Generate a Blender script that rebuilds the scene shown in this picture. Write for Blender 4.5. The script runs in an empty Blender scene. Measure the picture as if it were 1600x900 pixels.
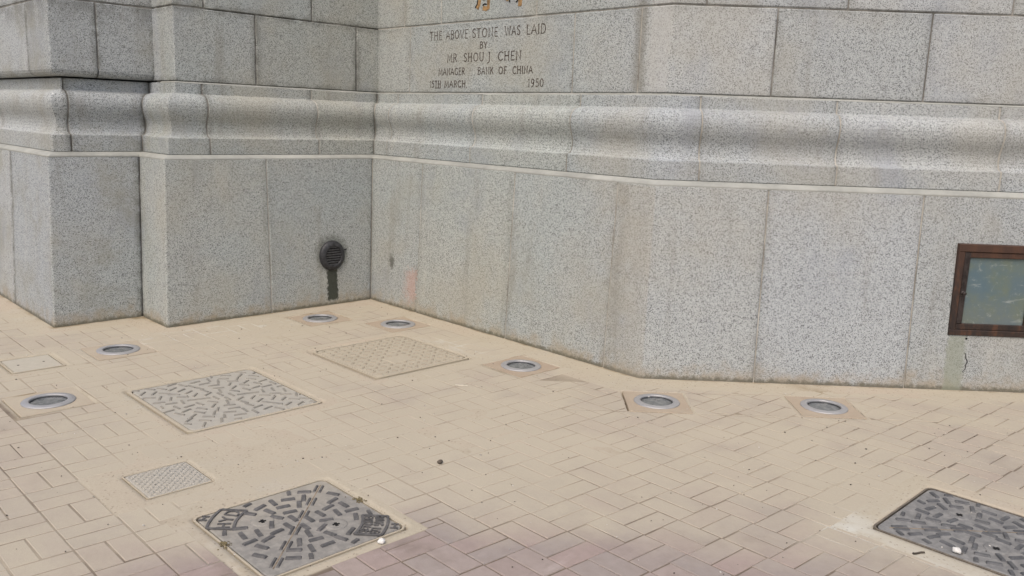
import bpy, bmesh, math, random
from mathutils import Vector, Matrix, noise

random.seed(7)
C = bpy.context.scene.collection
SC = bpy.context.scene

# ---------------------------------------------------------------- camera
cd = bpy.data.cameras.new('camera')
cam = bpy.data.objects.new('camera', cd)
C.objects.link(cam)
SC.camera = cam
cd.sensor_width = 36.0
cd.lens = 1334.93 / 1600 * 36.0
cd.clip_start = 0.05
cd.clip_end = 300
PITCH, ROLL = 0.19328, 0.03524
FH = Vector((-0.71408, 0.70006, 0)).normalized()
RT = Vector((0.70006, 0.71408, 0)).normalized()
FW = FH * math.cos(PITCH) + Vector((0, 0, -math.sin(PITCH)))
UP = FH * math.sin(PITCH) + Vector((0, 0, math.cos(PITCH)))
R2 = RT * math.cos(ROLL) + UP * math.sin(ROLL)
U2 = -RT * math.sin(ROLL) + UP * math.cos(ROLL)
CAM = Vector((5.9453, -4.1401, 1.5449))
m3 = Matrix((R2, U2, -FW)).transposed()
cam.matrix_world = Matrix.Translation(CAM) @ m3.to_4x4()


def to_px(p):
    q = Vector(p) - CAM
    z = q.dot(FW)
    if z < 0.05:
        return None
    return (512 + 854.36 * q.dot(R2) / z, 288 - 854.36 * q.dot(U2) / z)


# ---------------------------------------------------------------- sky, sun, exposure
SUN_DIR = Vector((0.33, -0.67, 1.15)).normalized()      # towards the sun
elev = math.asin(SUN_DIR.z)
w = bpy.data.worlds.new('World')
SC.world = w
w.use_nodes = True
nt = w.node_tree
bg = nt.nodes['Background']
sky = nt.nodes.new('ShaderNodeTexSky')
sky.sky_type = 'NISHITA'
sky.sun_disc = False
sky.sun_elevation = elev
sky.sun_rotation = math.atan2(SUN_DIR.x, SUN_DIR.y)
sky.air_density = 1.0
sky.dust_density = 6.0
sky.ozone_density = 1.0
nt.links.new(sky.outputs[0], bg.inputs[0])
bg.inputs[1].default_value = 0.15
sl = bpy.data.lights.new('sun', 'SUN')
sl.energy = 0.55
sl.angle = math.radians(40)
sl.color = (1.0, 0.985, 0.955)
so = bpy.data.objects.new('sun', sl)
C.objects.link(so)
so.rotation_euler = (-SUN_DIR).to_track_quat('-Z', 'Y').to_euler()
so.location = (0, -6, 8)
vs = SC.view_settings
vs.view_transform = 'Standard'
vs.look = 'None'
vs.exposure = 0.40
vs.gamma = 1.0
vs.use_curve_mapping = False


# ---------------------------------------------------------------- helpers
def obj(name, bm, mat, parent=None, smooth=False):
    me = bpy.data.meshes.new(name)
    bm.normal_update()
    bm.to_mesh(me)
    bm.free()
    o = bpy.data.objects.new(name, me)
    C.objects.link(o)
    if mat:
        me.materials.append(mat)
    if smooth:
        me.polygons.foreach_set('use_smooth', [True] * len(me.polygons))
    if parent:
        o.parent = parent
    return o


def thing(name, label, cat, loc=(0, 0, 0), rz=0.0, group=None):
    o = bpy.data.objects.new(name, None)
    C.objects.link(o)
    o.empty_display_size = 0.1
    o.location = loc
    o.rotation_euler = (0, 0, rz)
    o['label'] = label
    o['category'] = cat
    if group:
        o['group'] = group
    return o


def tag(o, label, cat, group=None):
    o['label'] = label
    o['category'] = cat
    if group:
        o['group'] = group
    return o


def box(bm, x0, x1, y0, y1, z0, z1, M=None, ch=0.0):
    if ch > 0:
        lo = [(x0, y0), (x1, y0), (x1, y1), (x0, y1)]
        hi = [(x0 + ch, y0 + ch), (x1 - ch, y0 + ch), (x1 - ch, y1 - ch), (x0 + ch, y1 - ch)]
        rings = [[(x, y, z0) for x, y in lo], [(x, y, z1 - ch) for x, y in lo], [(x, y, z1) for x, y in hi]]
    else:
        lo = [(x0, y0), (x1, y0), (x1, y1), (x0, y1)]
        rings = [[(x, y, z0) for x, y in lo], [(x, y, z1) for x, y in lo]]
    vr = [[bm.verts.new((M @ Vector(p)) if M else p) for p in r] for r in rings]
    for a, b in zip(vr[:-1], vr[1:]):
        for i in range(4):
            j = (i + 1) % 4
            bm.faces.new((a[i], a[j], b[j], b[i]))
    bm.faces.new(vr[-1])
    bm.faces.new(list(reversed(vr[0])))


def lathe(bm, prof, n=40, M=None, caps=True):
    rings = []
    for r, z in prof:
        ring = []
        for i in range(n):
            a = 2 * math.pi * i / n
            p = Vector((r * math.cos(a), r * math.sin(a), z))
            ring.append(bm.verts.new((M @ p) if M else p))
        rings.append(ring)
    for a, b in zip(rings[:-1], rings[1:]):
        for i in range(n):
            j = (i + 1) % n
            bm.faces.new((a[i], a[j], b[j], b[i]))
    if caps:
        bm.faces.new(rings[-1])
        bm.faces.new(list(reversed(rings[0])))
    return rings


# ---------------------------------------------------------------- material kit
class NT:
    def __init__(s, name):
        s.m = bpy.data.materials.new(name)
        s.m.use_nodes = True
        s.t = s.m.node_tree
        s.b = s.t.nodes['Principled BSDF']
        g = s.n('ShaderNodeNewGeometry')
        s.pos = g.outputs['Position']
        s.nrm = g.outputs['Normal']

    def n(s, k):
        return s.t.nodes.new(k)

    def set(s, inp, v):
        if hasattr(v, 'links') or hasattr(v, 'is_output'):
            s.t.links.new(v, inp)
        else:
            inp.default_value = v

    def scale(s, v, sc, off=(0, 0, 0)):
        k = s.n('ShaderNodeMapping')
        s.set(k.inputs[0], v)
        k.inputs['Scale'].default_value = sc
        k.inputs['Location'].default_value = off
        return k.outputs[0]

    def noise(s, sc, det=3.0, rough=0.55, v=None, dist=0.0):
        k = s.n('ShaderNodeTexNoise')
        s.set(k.inputs['Vector'], v if v is not None else s.pos)
        k.inputs['Scale'].default_value = sc
        k.inputs['Detail'].default_value = det
        k.inputs['Roughness'].default_value = rough
        k.inputs['Distortion'].default_value = dist
        return k.outputs[0]

    def vor(s, sc, v=None, feature='F1'):
        k = s.n('ShaderNodeTexVoronoi')
        k.feature = feature
        s.set(k.inputs['Vector'], v if v is not None else s.pos)
        k.inputs['Scale'].default_value = sc
        return k

    def ramp(s, f, pts, interp='LINEAR'):
        k = s.n('ShaderNodeValToRGB')
        s.set(k.inputs[0], f)
        cr = k.color_ramp
        cr.interpolation = interp
        while len(cr.elements) < len(pts):
            cr.elements.new(0.5)
        for e, (p, c) in zip(cr.elements, pts):
            e.position = p
            e.color = (c, c, c, 1) if isinstance(c, (int, float)) else (*c, 1)
        return k.outputs[0]

    def math(s, op, a, b=0.0, c=None, clamp=False):
        k = s.n('ShaderNodeMath')
        k.operation = op
        k.use_clamp = clamp
        s.set(k.inputs[0], a)
        s.set(k.inputs[1], b)
        if c is not None:
            s.set(k.inputs[2], c)
        return k.outputs[0]

    def mix(s, f, a, b, mode='MIX'):
        k = s.n('ShaderNodeMix')
        k.data_type = 'RGBA'
        k.blend_type = mode
        s.set(k.inputs[0], f)
        for i, v in ((6, a), (7, b)):
            if isinstance(v, tuple):
                v = (*v, 1) if len(v) == 3 else v
            s.set(k.inputs[i], v)
        return k.outputs[2]

    def step(s, x, lo, hi):
        k = s.n('ShaderNodeMapRange')
        k.interpolation_type = 'SMOOTHSTEP'
        s.set(k.inputs[0], x)
        k.inputs[1].default_value = lo
        k.inputs[2].default_value = hi
        k.inputs[3].default_value = 0
        k.inputs[4].default_value = 1
        return k.outputs[0]

    def xyz(s, v=None):
        k = s.n('ShaderNodeSeparateXYZ')
        s.set(k.inputs[0], v if v is not None else s.pos)
        return k.outputs

    def rnd(s):
        return s.n('ShaderNodeObjectInfo').outputs['Random']

    def attr(s, name):
        k = s.n('ShaderNodeAttribute')
        k.attribute_name = name
        return k.outputs['Fac']

    def bump(s, h, strength, dist):
        k = s.n('ShaderNodeBump')
        k.inputs['Strength'].default_value = strength
        k.inputs['Distance'].default_value = dist
        s.set(k.inputs['Height'], h)
        s.t.links.new(k.outputs[0], s.b.inputs['Normal'])

    def out(s, col, rough=0.8, metal=0.0, spec=0.3):
        s.set(s.b.inputs['Base Color'], (*col, 1) if isinstance(col, tuple) else col)
        s.set(s.b.inputs['Roughness'], rough)
        s.set(s.b.inputs['Metallic'], metal)
        s.b.inputs['Specular IOR Level'].default_value = spec
        return s.m


def band(N, x, a0, a1, b0, b1):
    """1 between a1 and b0, soft edges a0..a1 and b0..b1"""
    return N.math('MULTIPLY', N.step(x, a0, a1), N.math('SUBTRACT', 1.0, N.step(x, b0, b1)))


def granite(name, stains=True):
    N = NT(name)
    jit = N.noise(60, 2)
    v = N.n('ShaderNodeVectorMath')
    v.operation = 'ADD'
    vv = N.n('ShaderNodeVectorMath')
    vv.operation = 'SCALE'
    nc = N.n('ShaderNodeTexNoise')
    nc.inputs['Scale'].default_value = 160
    N.t.links.new(N.pos, nc.inputs['Vector'])
    N.t.links.new(nc.outputs[1], vv.inputs[0])
    vv.inputs['Scale'].default_value = 0.006
    N.t.links.new(N.pos, v.inputs[0])
    N.t.links.new(vv.outputs[0], v.inputs[1])
    p = v.outputs[0]
    c1 = N.xyz(N.vor(230, p).outputs['Color'])
    g1 = N.ramp(c1[0], [(0.0, 0.075), (0.10, 0.12), (0.16, 0.27), (0.3, 0.345), (0.65, 0.395), (1.0, 0.52)])
    c2 = N.xyz(N.vor(185, p).outputs['Color'])
    dk = N.math('GREATER_THAN', c2[1], 0.905)
    g2 = N.mix(N.math('MULTIPLY', dk, 0.92), g1, (0.04, 0.04, 0.045))
    c3 = N.xyz(N.vor(330, p).outputs['Color'])
    g3 = N.mix(0.30, g2, N.ramp(c3[2], [(0, 0.17), (0.15, 0.30), (0.8, 0.41), (1, 0.52)]), 'MIX')
    # stone to stone tone and hue
    r = N.rnd()
    g4 = N.mix(1.0, g3, N.ramp(r, [(0, (0.875, 0.935, 0.945)), (0.35, (0.985, 1.035, 1.025)), (0.7, (0.93, 1.0, 1.04)), (1, (1.05, 1.105, 1.115))]), 'MULTIPLY')
    # broad warm/cool weather patches
    big = N.noise(1.3, 4, 0.6)
    g5 = N.mix(N.math('MULTIPLY', N.step(big, 0.42, 0.70), 0.42), g4, (0.335, 0.318, 0.265))
    cool = N.noise(2.1, 3, 0.6, N.scale(N.pos, (1, 1, 0.7), (7, 3, 1)))
    g5 = N.mix(N.math('MULTIPLY', N.step(cool, 0.5, 0.75), 0.50), g5, (0.262, 0.282, 0.315))
    run = N.noise(7.0, 4, 0.6, N.scale(N.pos, (1, 1, 0.12)))
    g5 = N.mix(N.math('MULTIPLY', N.step(run, 0.55, 0.78), 0.42), g5, (0.205, 0.20, 0.18))
    pale = N.noise(5.0, 4, 0.6, N.scale(N.pos, (1, 1, 0.25), (2, 9, 4)))
    g5 = N.mix(N.math('MULTIPLY', N.step(pale, 0.58, 0.8), 0.30), g5, (0.50, 0.485, 0.45))
    X, Y, Z = N.xyz()[:3]
    wob = N.noise(9, 4, 0.65)
    wz = N.math('MULTIPLY_ADD', wob, 0.34, N.math('SUBTRACT', Z, 0.10))
    # splashed mud above the pavement
    mud = N.math('MULTIPLY', N.math('SUBTRACT', 1.0, N.step(wz, 0.03, 0.20)), 0.75)
    g6 = N.mix(mud, g5, (0.30, 0.25, 0.18))
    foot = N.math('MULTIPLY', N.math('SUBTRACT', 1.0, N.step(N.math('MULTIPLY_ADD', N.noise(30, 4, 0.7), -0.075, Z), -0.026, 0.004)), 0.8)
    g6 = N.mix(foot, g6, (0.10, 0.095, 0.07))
    if stains:
        w2 = N.math('MULTIPLY', N.math('SUBTRACT', N.noise(45, 3), 0.5), 0.05)
        # black wet drip below the vent on the wall x = 0
        nearx = band(N, X, -0.2, -0.1, 0.02, 0.03)
        m = N.math('MULTIPLY', nearx, N.math('MULTIPLY',
            band(N, N.math('ADD', Y, w2), -0.428, -0.410, -0.330, -0.312),
            band(N, N.math('ADD', Z, w2), 0.03, 0.055, 0.36, 0.40)))
        g6 = N.mix(N.math('MULTIPLY', m, 0.94), g6, N.mix(wob, (0.018, 0.022, 0.016), (0.045, 0.05, 0.04)))
        # grime halo round the vent
        dy = N.math('ADD', Y, 0.37)
        dz = N.math('SUBTRACT', Z, 0.43)
        dd = N.math('SQRT', N.math('ADD', N.math('MULTIPLY', dy, dy), N.math('MULTIPLY', dz, dz)))
        dd = N.math('ADD', dd, N.math('MULTIPLY', w2, 2.2))
        hal = N.math('MULTIPLY', nearx, N.math('SUBTRACT', 1.0, N.step(dd, 0.11, 0.19)))
        g6 = N.mix(N.math('MULTIPLY', hal, 0.55), g6, (0.06, 0.065, 0.05))
        # faded pink paint on wall y = 0
        neary = band(N, Y, -0.01, 0.0, 0.10, 0.2)
        pk = N.math('MULTIPLY', neary, N.math('MULTIPLY', band(N, N.math('ADD', X, N.math('MULTIPLY', w2, 3.0)), 0.40, 0.56, 0.605, 0.62),
                    band(N, N.math('ADD', Z, N.math('MULTIPLY', w2, 4.0)), 0.02, 0.16, 0.30, 0.38)))
        g6 = N.mix(N.math('MULTIPLY', pk, 0.5), g6, (0.46, 0.27, 0.23))
        # dark spot left of it
        dx = N.math('SUBTRACT', X, 0.28)
        dz = N.math('SUBTRACT', Z, 0.37)
        sp = N.math('SQRT', N.math('ADD', N.math('MULTIPLY', dx, dx), N.math('MULTIPLY', dz, N.math('MULTIPLY', dz, 0.3))))
        sp = N.math('MULTIPLY', neary, N.math('SUBTRACT', 1.0, N.step(N.math('ADD', sp, w2), 0.012, 0.05)))
        g6 = N.mix(N.math('MULTIPLY', sp, 0.75), g6, (0.07, 0.07, 0.06))
        # bronze-green run below the window sill on the diagonal wall
        s_ = N.math('MULTIPLY', N.math('ADD', N.math('SUBTRACT', X, 2.869), Y), 0.70711)
        far = N.step(X, 3.5, 3.7)
        gr = N.math('MULTIPLY', far, N.math('MULTIPLY', band(N, N.math('ADD', s_, w2), 1.865, 1.885, 1.965, 2.01),
                    N.math('SUBTRACT', 1.0, N.step(Z, 0.34, 0.36))))
        g6 = N.mix(N.math('MULTIPLY', gr, 0.6), g6, (0.23, 0.25, 0.19))
        # soot streak at the top of the left pilaster and along the upper courses of wall x=0
        so_ = N.math('MULTIPLY', N.math('SUBTRACT', 1.0, N.step(N.math('ADD', X, N.math('MULTIPLY', w2, 2.0)), -0.42, -0.1)), N.step(N.noise(2.6, 5, 0.7), 0.46, 0.72))
        g6 = N.mix(N.math('MULTIPLY', so_, 0.35), g6, (0.20, 0.20, 0.15))
    pat = N.math('MULTIPLY', N.math('SUBTRACT', 1.0, N.step(N.math('ADD', X, N.math('MULTIPLY', wob, 0.8)), 2.3, 3.6)), N.step(X, -0.52, -0.42))
    g6 = N.mix(pat, g6, N.mix(1.0, g6, N.mix(N.step(N.noise(1.1, 4, 0.6, N.scale(N.pos, (1, 1, 1), (5, 0, 3))), 0.35, 0.65), (0.95, 0.97, 0.93), (0.99, 0.972, 0.905)), 'MULTIPLY'))
    gr_ = N.attr('grime')
    side = N.math('SUBTRACT', 1.0, N.math('MULTIPLY', N.step(X, -0.21, -0.05), 0.62))
    gn = N.step(N.noise(11, 4, 0.65), 0.30, 0.62)
    g6 = N.mix(N.math('MULTIPLY', N.math('MULTIPLY', gr_, gn), N.math('MULTIPLY', side, 0.62)), g6, (0.085, 0.085, 0.072))
    # soft dark run beside the outer corner of the upper courses
    if stains:
        w3 = N.math('MULTIPLY', N.math('SUBTRACT', N.noise(8, 4), 0.5), 0.07)
        xr = N.math('ADD', X, w3)
        fr = N.math('MULTIPLY', N.step(Z, 1.735, 1.76), N.math('MULTIPLY', band(N, Y, 0.19, 0.2, 0.24, 0.26), band(N, xr, 2.47, 2.54, 2.57, 2.63)))
        g6 = N.mix(N.math('MULTIPLY', fr, 0.5), g6, (0.17, 0.16, 0.13))
        fp = N.math('MULTIPLY', N.step(Z, 1.735, 1.76), N.math('MULTIPLY', band(N, Y, 0.19, 0.2, 0.24, 0.26), band(N, xr, 2.60, 2.66, 2.76, 2.79)))
        g6 = N.mix(N.math('MULTIPLY', fp, 0.35), g6, (0.48, 0.475, 0.45))
        fl = N.math('MULTIPLY', N.math('SUBTRACT', 1.0, N.step(Z, 1.18, 1.19)), N.math('MULTIPLY', band(N, N.math('MULTIPLY_ADD', Z, -0.04, Y), -0.02, -0.01, 0.008, 0.016), N.step(N.math('ADD', xr, N.math('MULTIPLY', wob, -0.6)), 2.15, 2.5)))
        g6 = N.mix(N.math('MULTIPLY', fl, 0.26), g6, (0.315, 0.282, 0.225))
    hgt = N.math('ADD', N.math('MULTIPLY', c1[0], 0.5), N.math('MULTIPLY', N.noise(40, 4), 1.2))
    N.bump(hgt, 0.35, 0.004)
    return N.out(g6, 0.78, 0.0, 0.25)


M_GRAN = granite('granite')


def simple(name, col, rough=0.8, metal=0.0, var=0.25, sc=30.0, bump=0.3, bd=0.002, spec=0.3):
    N = NT(name)
    f = N.noise(sc, 4, 0.6)
    lo = tuple(c * (1 - var) for c in col)
    hi = tuple(min(1, c * (1 + var)) for c in col)
    c = N.mix(N.step(f, 0.3, 0.7), lo, hi)
    if bump:
        N.bump(N.noise(sc * 4, 3), bump, bd)
    return N.out(c, rough, metal, spec)


def mortar_mat(name, a, b, c):
    N = NT(name)
    col = N.ramp(N.noise(3.5, 5, 0.65), [(0.30, a), (0.5, b), (0.72, c)])
    N.bump(N.noise(120, 3), 0.4, 0.003)
    return N.out(col, 0.9)


M_MORTAR = mortar_mat('lime_mortar', (0.13, 0.12, 0.105), (0.34, 0.325, 0.285), (0.52, 0.50, 0.455))
M_MORTAR_D = mortar_mat('sooty_mortar', (0.03, 0.03, 0.026), (0.075, 0.071, 0.062), (0.34, 0.33, 0.30))
M_MORTAR_G = mortar_mat('grey_mortar', (0.06, 0.058, 0.05), (0.16, 0.152, 0.135), (0.36, 0.345, 0.31))
M_FILLET = mortar_mat('pointing_mortar', (0.235, 0.24, 0.222), (0.31, 0.316, 0.29), (0.385, 0.388, 0.36))


def dust_mix(N, col, amount, seed=0):
    """blown sand lying on a surface; amount = socket or float"""
    n1 = N.noise(4.0, 5, 0.65, N.scale(N.pos, (1, 1, 1), (seed, 0, 0)))
    n2 = N.noise(55, 3, 0.6)
    f = N.math('ADD', amount, N.math('MULTIPLY', N.math('SUBTRACT', n1, 0.5), 0.9))
    f = N.math('ADD', f, N.math('MULTIPLY', N.math('SUBTRACT', n2, 0.5), 0.25), clamp=True)
    f = N.math('MULTIPLY', f, N.math('MULTIPLY_ADD', N.noise(95, 3, 0.7), -0.55, 1.22), clamp=True)
    sand = N.mix(N.noise(1.7, 3), (0.366, 0.329, 0.256), (0.410, 0.370, 0.291))
    return N.mix(f, col, sand), f


def paver_mat():
    N = NT('paver')
    r = N.rnd()
    a = N.attr('tone')
    base = N.ramp(a, [(0, (0.268, 0.225, 0.203)), (0.3, (0.298, 0.237, 0.216)), (0.55, (0.285, 0.246, 0.222)), (0.8, (0.262, 0.230, 0.212)), (1, (0.312, 0.260, 0.234))])
    base = N.mix(N.math('MULTIPLY', N.step(N.noise(24, 4, 0.65), 0.35, 0.75), 0.35), base, (0.21, 0.17, 0.15))
    sc = N.noise(9, 5, 0.7, N.scale(N.pos, (1, 0.35, 1)))
    base = N.mix(N.math('MULTIPLY', N.step(sc, 0.56, 0.78), 0.5), base, (0.41, 0.355, 0.335))
    d = N.math('ADD', N.attr('dust'), 0.36)
    col, f = dust_mix(N, base, d)
    # grime in patches of trodden ground
    gr = N.noise(2.2, 5, 0.65, N.scale(N.pos, (1, 1, 1), (3, 5, 0)))
    col = N.mix(N.math('MULTIPLY', N.math('MULTIPLY', N.step(gr, 0.5, 0.7), N.math('SUBTRACT', 1.0, d, clamp=True)), 0.5), col, (0.15, 0.12, 0.10))
    N.bump(N.math('ADD', N.noise(220, 3), N.math('MULTIPLY', N.noise(45, 3), 1.5)), 0.35, 0.002)
    return N.out(col, 0.85, 0, 0.2)


def sand_mat():
    N = NT('sand')
    c = N.attr('cover')
    n = N.noise(6, 5, 0.65)
    col = N.mix(n, (0.350, 0.313, 0.242), (0.416, 0.376, 0.295))
    col = N.mix(N.math('MULTIPLY', N.step(N.noise(0.9, 3, 0.6, N.scale(N.pos, (1, 1, 1), (4, 4, 0))), 0.42, 0.66), 0.5), col, (0.405, 0.338, 0.272))
    col = N.mix(N.math('MULTIPLY', N.step(N.noise(3.2, 5, 0.7, N.scale(N.pos, (1, 0.5, 1), (1, 8, 0))), 0.5, 0.72), 0.45), col, (0.385, 0.365, 0.315))
    col = N.mix(N.math('MULTIPLY', N.step(N.noise(75, 4, 0.7), 0.42, 0.7), 0.28), col, (0.27, 0.228, 0.168))
    col = N.mix(N.math('MULTIPLY', N.step(N.noise(130, 3, 0.7), 0.52, 0.75), 0.3), col, (0.50, 0.46, 0.38))
    low = N.mix(N.math('ADD', N.step(c, 0.15, 0.7), N.math('MULTIPLY', N.math('SUBTRACT', N.noise(9, 4), 0.5), 1.3), clamp=True), (0.15, 0.122, 0.095), (0.315, 0.275, 0.212))
    f = N.math('ADD', c, N.math('MULTIPLY', N.math('SUBTRACT', N.noise(10, 4), 0.5), 0.3))
    col = N.mix(N.step(f, 0.55, 0.84), low, col)
    # pale cement smears
    ps = N.attr('cement')
    pf = N.math('MULTIPLY', ps, N.step(N.noise(7, 4, 0.6), 0.3, 0.6))
    col = N.mix(pf, col, (0.475, 0.47, 0.42))
    damp = N.attr('damp')
    col = N.mix(N.math('MULTIPLY', damp, N.step(N.noise(10, 4, 0.6), 0.28, 0.62)), col, (0.21, 0.165, 0.10))
    speck = N.xyz(N.vor(140).outputs['Color'])
    col = N.mix(N.math('MULTIPLY', N.math('GREATER_THAN', speck[0], 0.975), 0.45), col, (0.13, 0.10, 0.075))
    N.bump(N.math('ADD', N.noise(300, 2), N.math('MULTIPLY', N.noise(40, 4), 2.0)), 0.3, 0.002)
    return N.out(col, 0.92, 0, 0.15)


M_PAVER = paver_mat()
M_SAND = sand_mat()


def slab_mat(nm, dust):
    N = NT(nm)
    col = N.mix(N.noise(11, 5, 0.6), (0.25, 0.19, 0.14), (0.345, 0.275, 0.205))
    r = N.rnd()
    col, f = dust_mix(N, col, N.math('MULTIPLY_ADD', r, 0.35, dust), 5)
    N.bump(N.noise(150, 3), 0.3, 0.002)
    return N.out(col, 0.88)


M_SLAB = slab_mat('slab', 0.13)
M_SLAB_S = slab_mat('sandy_slab', 0.55)


def iron_mat(name, base, worn, dust, seed):
    N = NT(name)
    n = N.noise(26, 5, 0.65)
    col = N.mix(N.step(n, 0.35, 0.7), base, worn)
    rust = N.step(N.noise(5, 5, 0.7, N.scale(N.pos, (1, 1, 1), (seed, 2, 0))), 0.62, 0.8)
    col = N.mix(N.math('MULTIPLY', rust, 0.3), col, (0.13, 0.075, 0.045))
    if name.startswith('cast_iron'):
        dust = N.math('MULTIPLY_ADD', N.step(N.xyz()[0], 2.95, 3.45), -0.5, dust + 0.22)
    col, f = dust_mix(N, col, dust, seed)
    N.bump(N.noise(130, 4), 0.35, 0.002)
    rough = N.math('MULTIPLY_ADD', f, 0.35, 0.5)
    return N.out(col, rough, 0.0, 0.4)


M_RING = None


def ring_mat():
    N = NT('brushed_metal')
    col = N.mix(N.noise(18, 4), (0.32, 0.32, 0.322), (0.41, 0.41, 0.412))
    col, f = dust_mix(N, col, -0.28, 9)
    N.bump(N.noise(200, 2), 0.15, 0.001)
    return N.out(col, 0.5, N.math('MULTIPLY_ADD', f, -0.4, 0.45), 0.5)


M_RING = ring_mat()


def lens_mat():
    N = NT('lens_glass')
    n = N.noise(28, 4, 0.6)
    col = N.mix(N.step(n, 0.3, 0.75), (0.075, 0.082, 0.085), (0.17, 0.18, 0.18))
    col, f = dust_mix(N, col, -0.30, 3)
    return N.out(col, 0.22, 0.0, 0.6)


M_LENS = lens_mat()
M_WELL = simple('dark_metal', (0.06, 0.06, 0.062), 0.45, 0.4)
M_BLACK = simple('black_plastic', (0.034, 0.035, 0.038), 0.42, 0, 0.4, 40)
M_SLAT = simple('worn_plastic', (0.06, 0.061, 0.064), 0.45, 0, 0.3, 60)
M_VOID = simple('void_dark', (0.006, 0.006, 0.006), 0.9, 0, 0.2, 20, 0)
M_LETTER = simple('letter_cut_shade', (0.065, 0.05, 0.04), 0.9, 0, 0.5, 60)  # brown stands in for the shade inside the cut letters
M_GILT = simple('gilt_paint', (0.25, 0.155, 0.07), 0.75, 0, 0.45, 30)


def wood_mat():
    N = NT('weathered_bronze')
    Z = N.xyz()[2]
    n = N.noise(22, 6, 0.75, N.scale(N.pos, (1, 1, 0.35)))
    col = N.ramp(n, [(0.3, (0.016, 0.013, 0.013)), (0.5, (0.036, 0.023, 0.018)), (0.62, (0.085, 0.040, 0.023)), (0.75, (0.05, 0.028, 0.02))])
    top = N.step(N.math('ADD', Z, N.math('MULTIPLY', n, 0.3)), 0.75, 1.05)
    col = N.mix(N.math('MULTIPLY', top, 0.6), col, (0.08, 0.038, 0.023))
    N.bump(N.noise(90, 4, 0.6, N.scale(N.pos, (1, 1, 0.2))), 0.4, 0.002)
    return N.out(col, 0.55, 0.1, 0.4)


M_BRONZE = wood_mat()
M_BRONZE_D = simple('dark_bronze', (0.04, 0.032, 0.03), 0.45, 0.3, 0.4, 30)


def pane_mat():
    N = NT('dirty_glass_reflections')
    n = N.noise(6, 4, 0.6)
    n2 = N.noise(4.5, 4, 0.6, N.scale(N.pos, (1, 1, 1), (3, 1, 6)))
    col = N.mix(N.step(n, 0.35, 0.65), (0.10, 0.142, 0.16), (0.125, 0.155, 0.125))  # blue and green blotches: reflected surroundings put into the glass colour
    col = N.mix(N.math('MULTIPLY', N.step(n2, 0.52, 0.72), 0.6), col, (0.085, 0.135, 0.165))
    Z = N.xyz()[2]
    low = N.math('SUBTRACT', 1.0, N.step(N.math('ADD', Z, N.math('MULTIPLY', N.math('SUBTRACT', n2, 0.5), 0.3)), 0.32, 0.66))
    col = N.mix(N.math('MULTIPLY', low, 0.25), col, (0.22, 0.205, 0.165))  # tan lower part, also a reflection painted into the colour
    streak = N.noise(12, 4, 0.6, N.scale(N.pos, (0.6, 0.6, 2.5)))
    col = N.mix(N.math('MULTIPLY', N.step(streak, 0.60, 0.78), 0.5), col, (0.40, 0.43, 0.41))
    sm = N.noise(30, 5, 0.75)
    col = N.mix(N.math('MULTIPLY', N.step(sm, 0.55, 0.78), 0.4), col, (0.42, 0.45, 0.43))
    return N.out(col, 0.12, 0.0, 0.35)


M_PANE = pane_mat()

# ---------------------------------------------------------------- building
S2 = math.sqrt(0.5)
P1, P2, P3, P4, P6 = (-0.449, -2.358), (-0.449, -1.745), (0.0, -1.745), (0.0, 0.0), (2.869, 0.0)
FARL, FARR = (-8.0, -2.358), (2.869 + 9 * S2, 9 * S2)
PATH = [FARL, P1, P2, P3, P4, P6, FARR]
PATH_SHAFT = [FARL, P1, (-0.449, -1.45)]
PATH_UP = [(-0.75, -1.745), P3, P4, P6, FARR]


def substring(path, a, b):
    """a=(segment, distance) .. b=(segment, distance): list of (point, inward vector, tag)"""
    pts = [Vector(p) for p in path]
    def dirn(i):
        return (pts[i + 1] - pts[i]).normalized()
    def nrm(i):
        d = dirn(i)
        return Vector((-d.y, d.x))
    def mit(k):
        n1, n2 = nrm(k - 1), nrm(k)
        return (n1 + n2) / (1 + n1.dot(n2))
    na = mit(a[0]) if a[1] < 1e-6 and a[0] > 0 else nrm(a[0])
    L_b = (pts[b[0] + 1] - pts[b[0]]).length
    nb = mit(b[0] + 1) if abs(b[1] - L_b) < 2e-3 and b[0] + 2 < len(pts) else nrm(b[0])
    out = [(pts[a[0]] + dirn(a[0]) * a[1], na, dirn(a[0]))]
    for k in range(a[0] + 1, b[0] + 1):
        n1, n2 = nrm(k - 1), nrm(k)
        m = (n1 + n2) / (1 + n1.dot(n2))
        d1, d2 = dirn(k - 1), dirn(k)
        if d1.x * d2.y - d1.y * d2.x > 0:                # convex corner, small arris
            r = 0.011
            out.append((pts[k] - d1 * r, m, None))
            out.append((pts[k] + (d2 - d1) * r * 0.25, m, None))
            out.append((pts[k] + d2 * r, m, None))
        else:
            out.append((pts[k], m, None))
    out.append((pts[b[0]] + dirn(b[0]) * b[1], nb, dirn(b[0])))
    return out


def subdiv_prof(prof, step=0.12):
    o = [prof[0]]
    for p, q in zip(prof[:-1], prof[1:]):
        n = max(1, int(math.hypot(q[0] - p[0], q[1] - p[1]) / step))
        for i in range(1, n + 1):
            t = i / n
            o.append((p[0] + (q[0] - p[0]) * t, p[1] + (q[1] - p[1]) * t))
    return o


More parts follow.
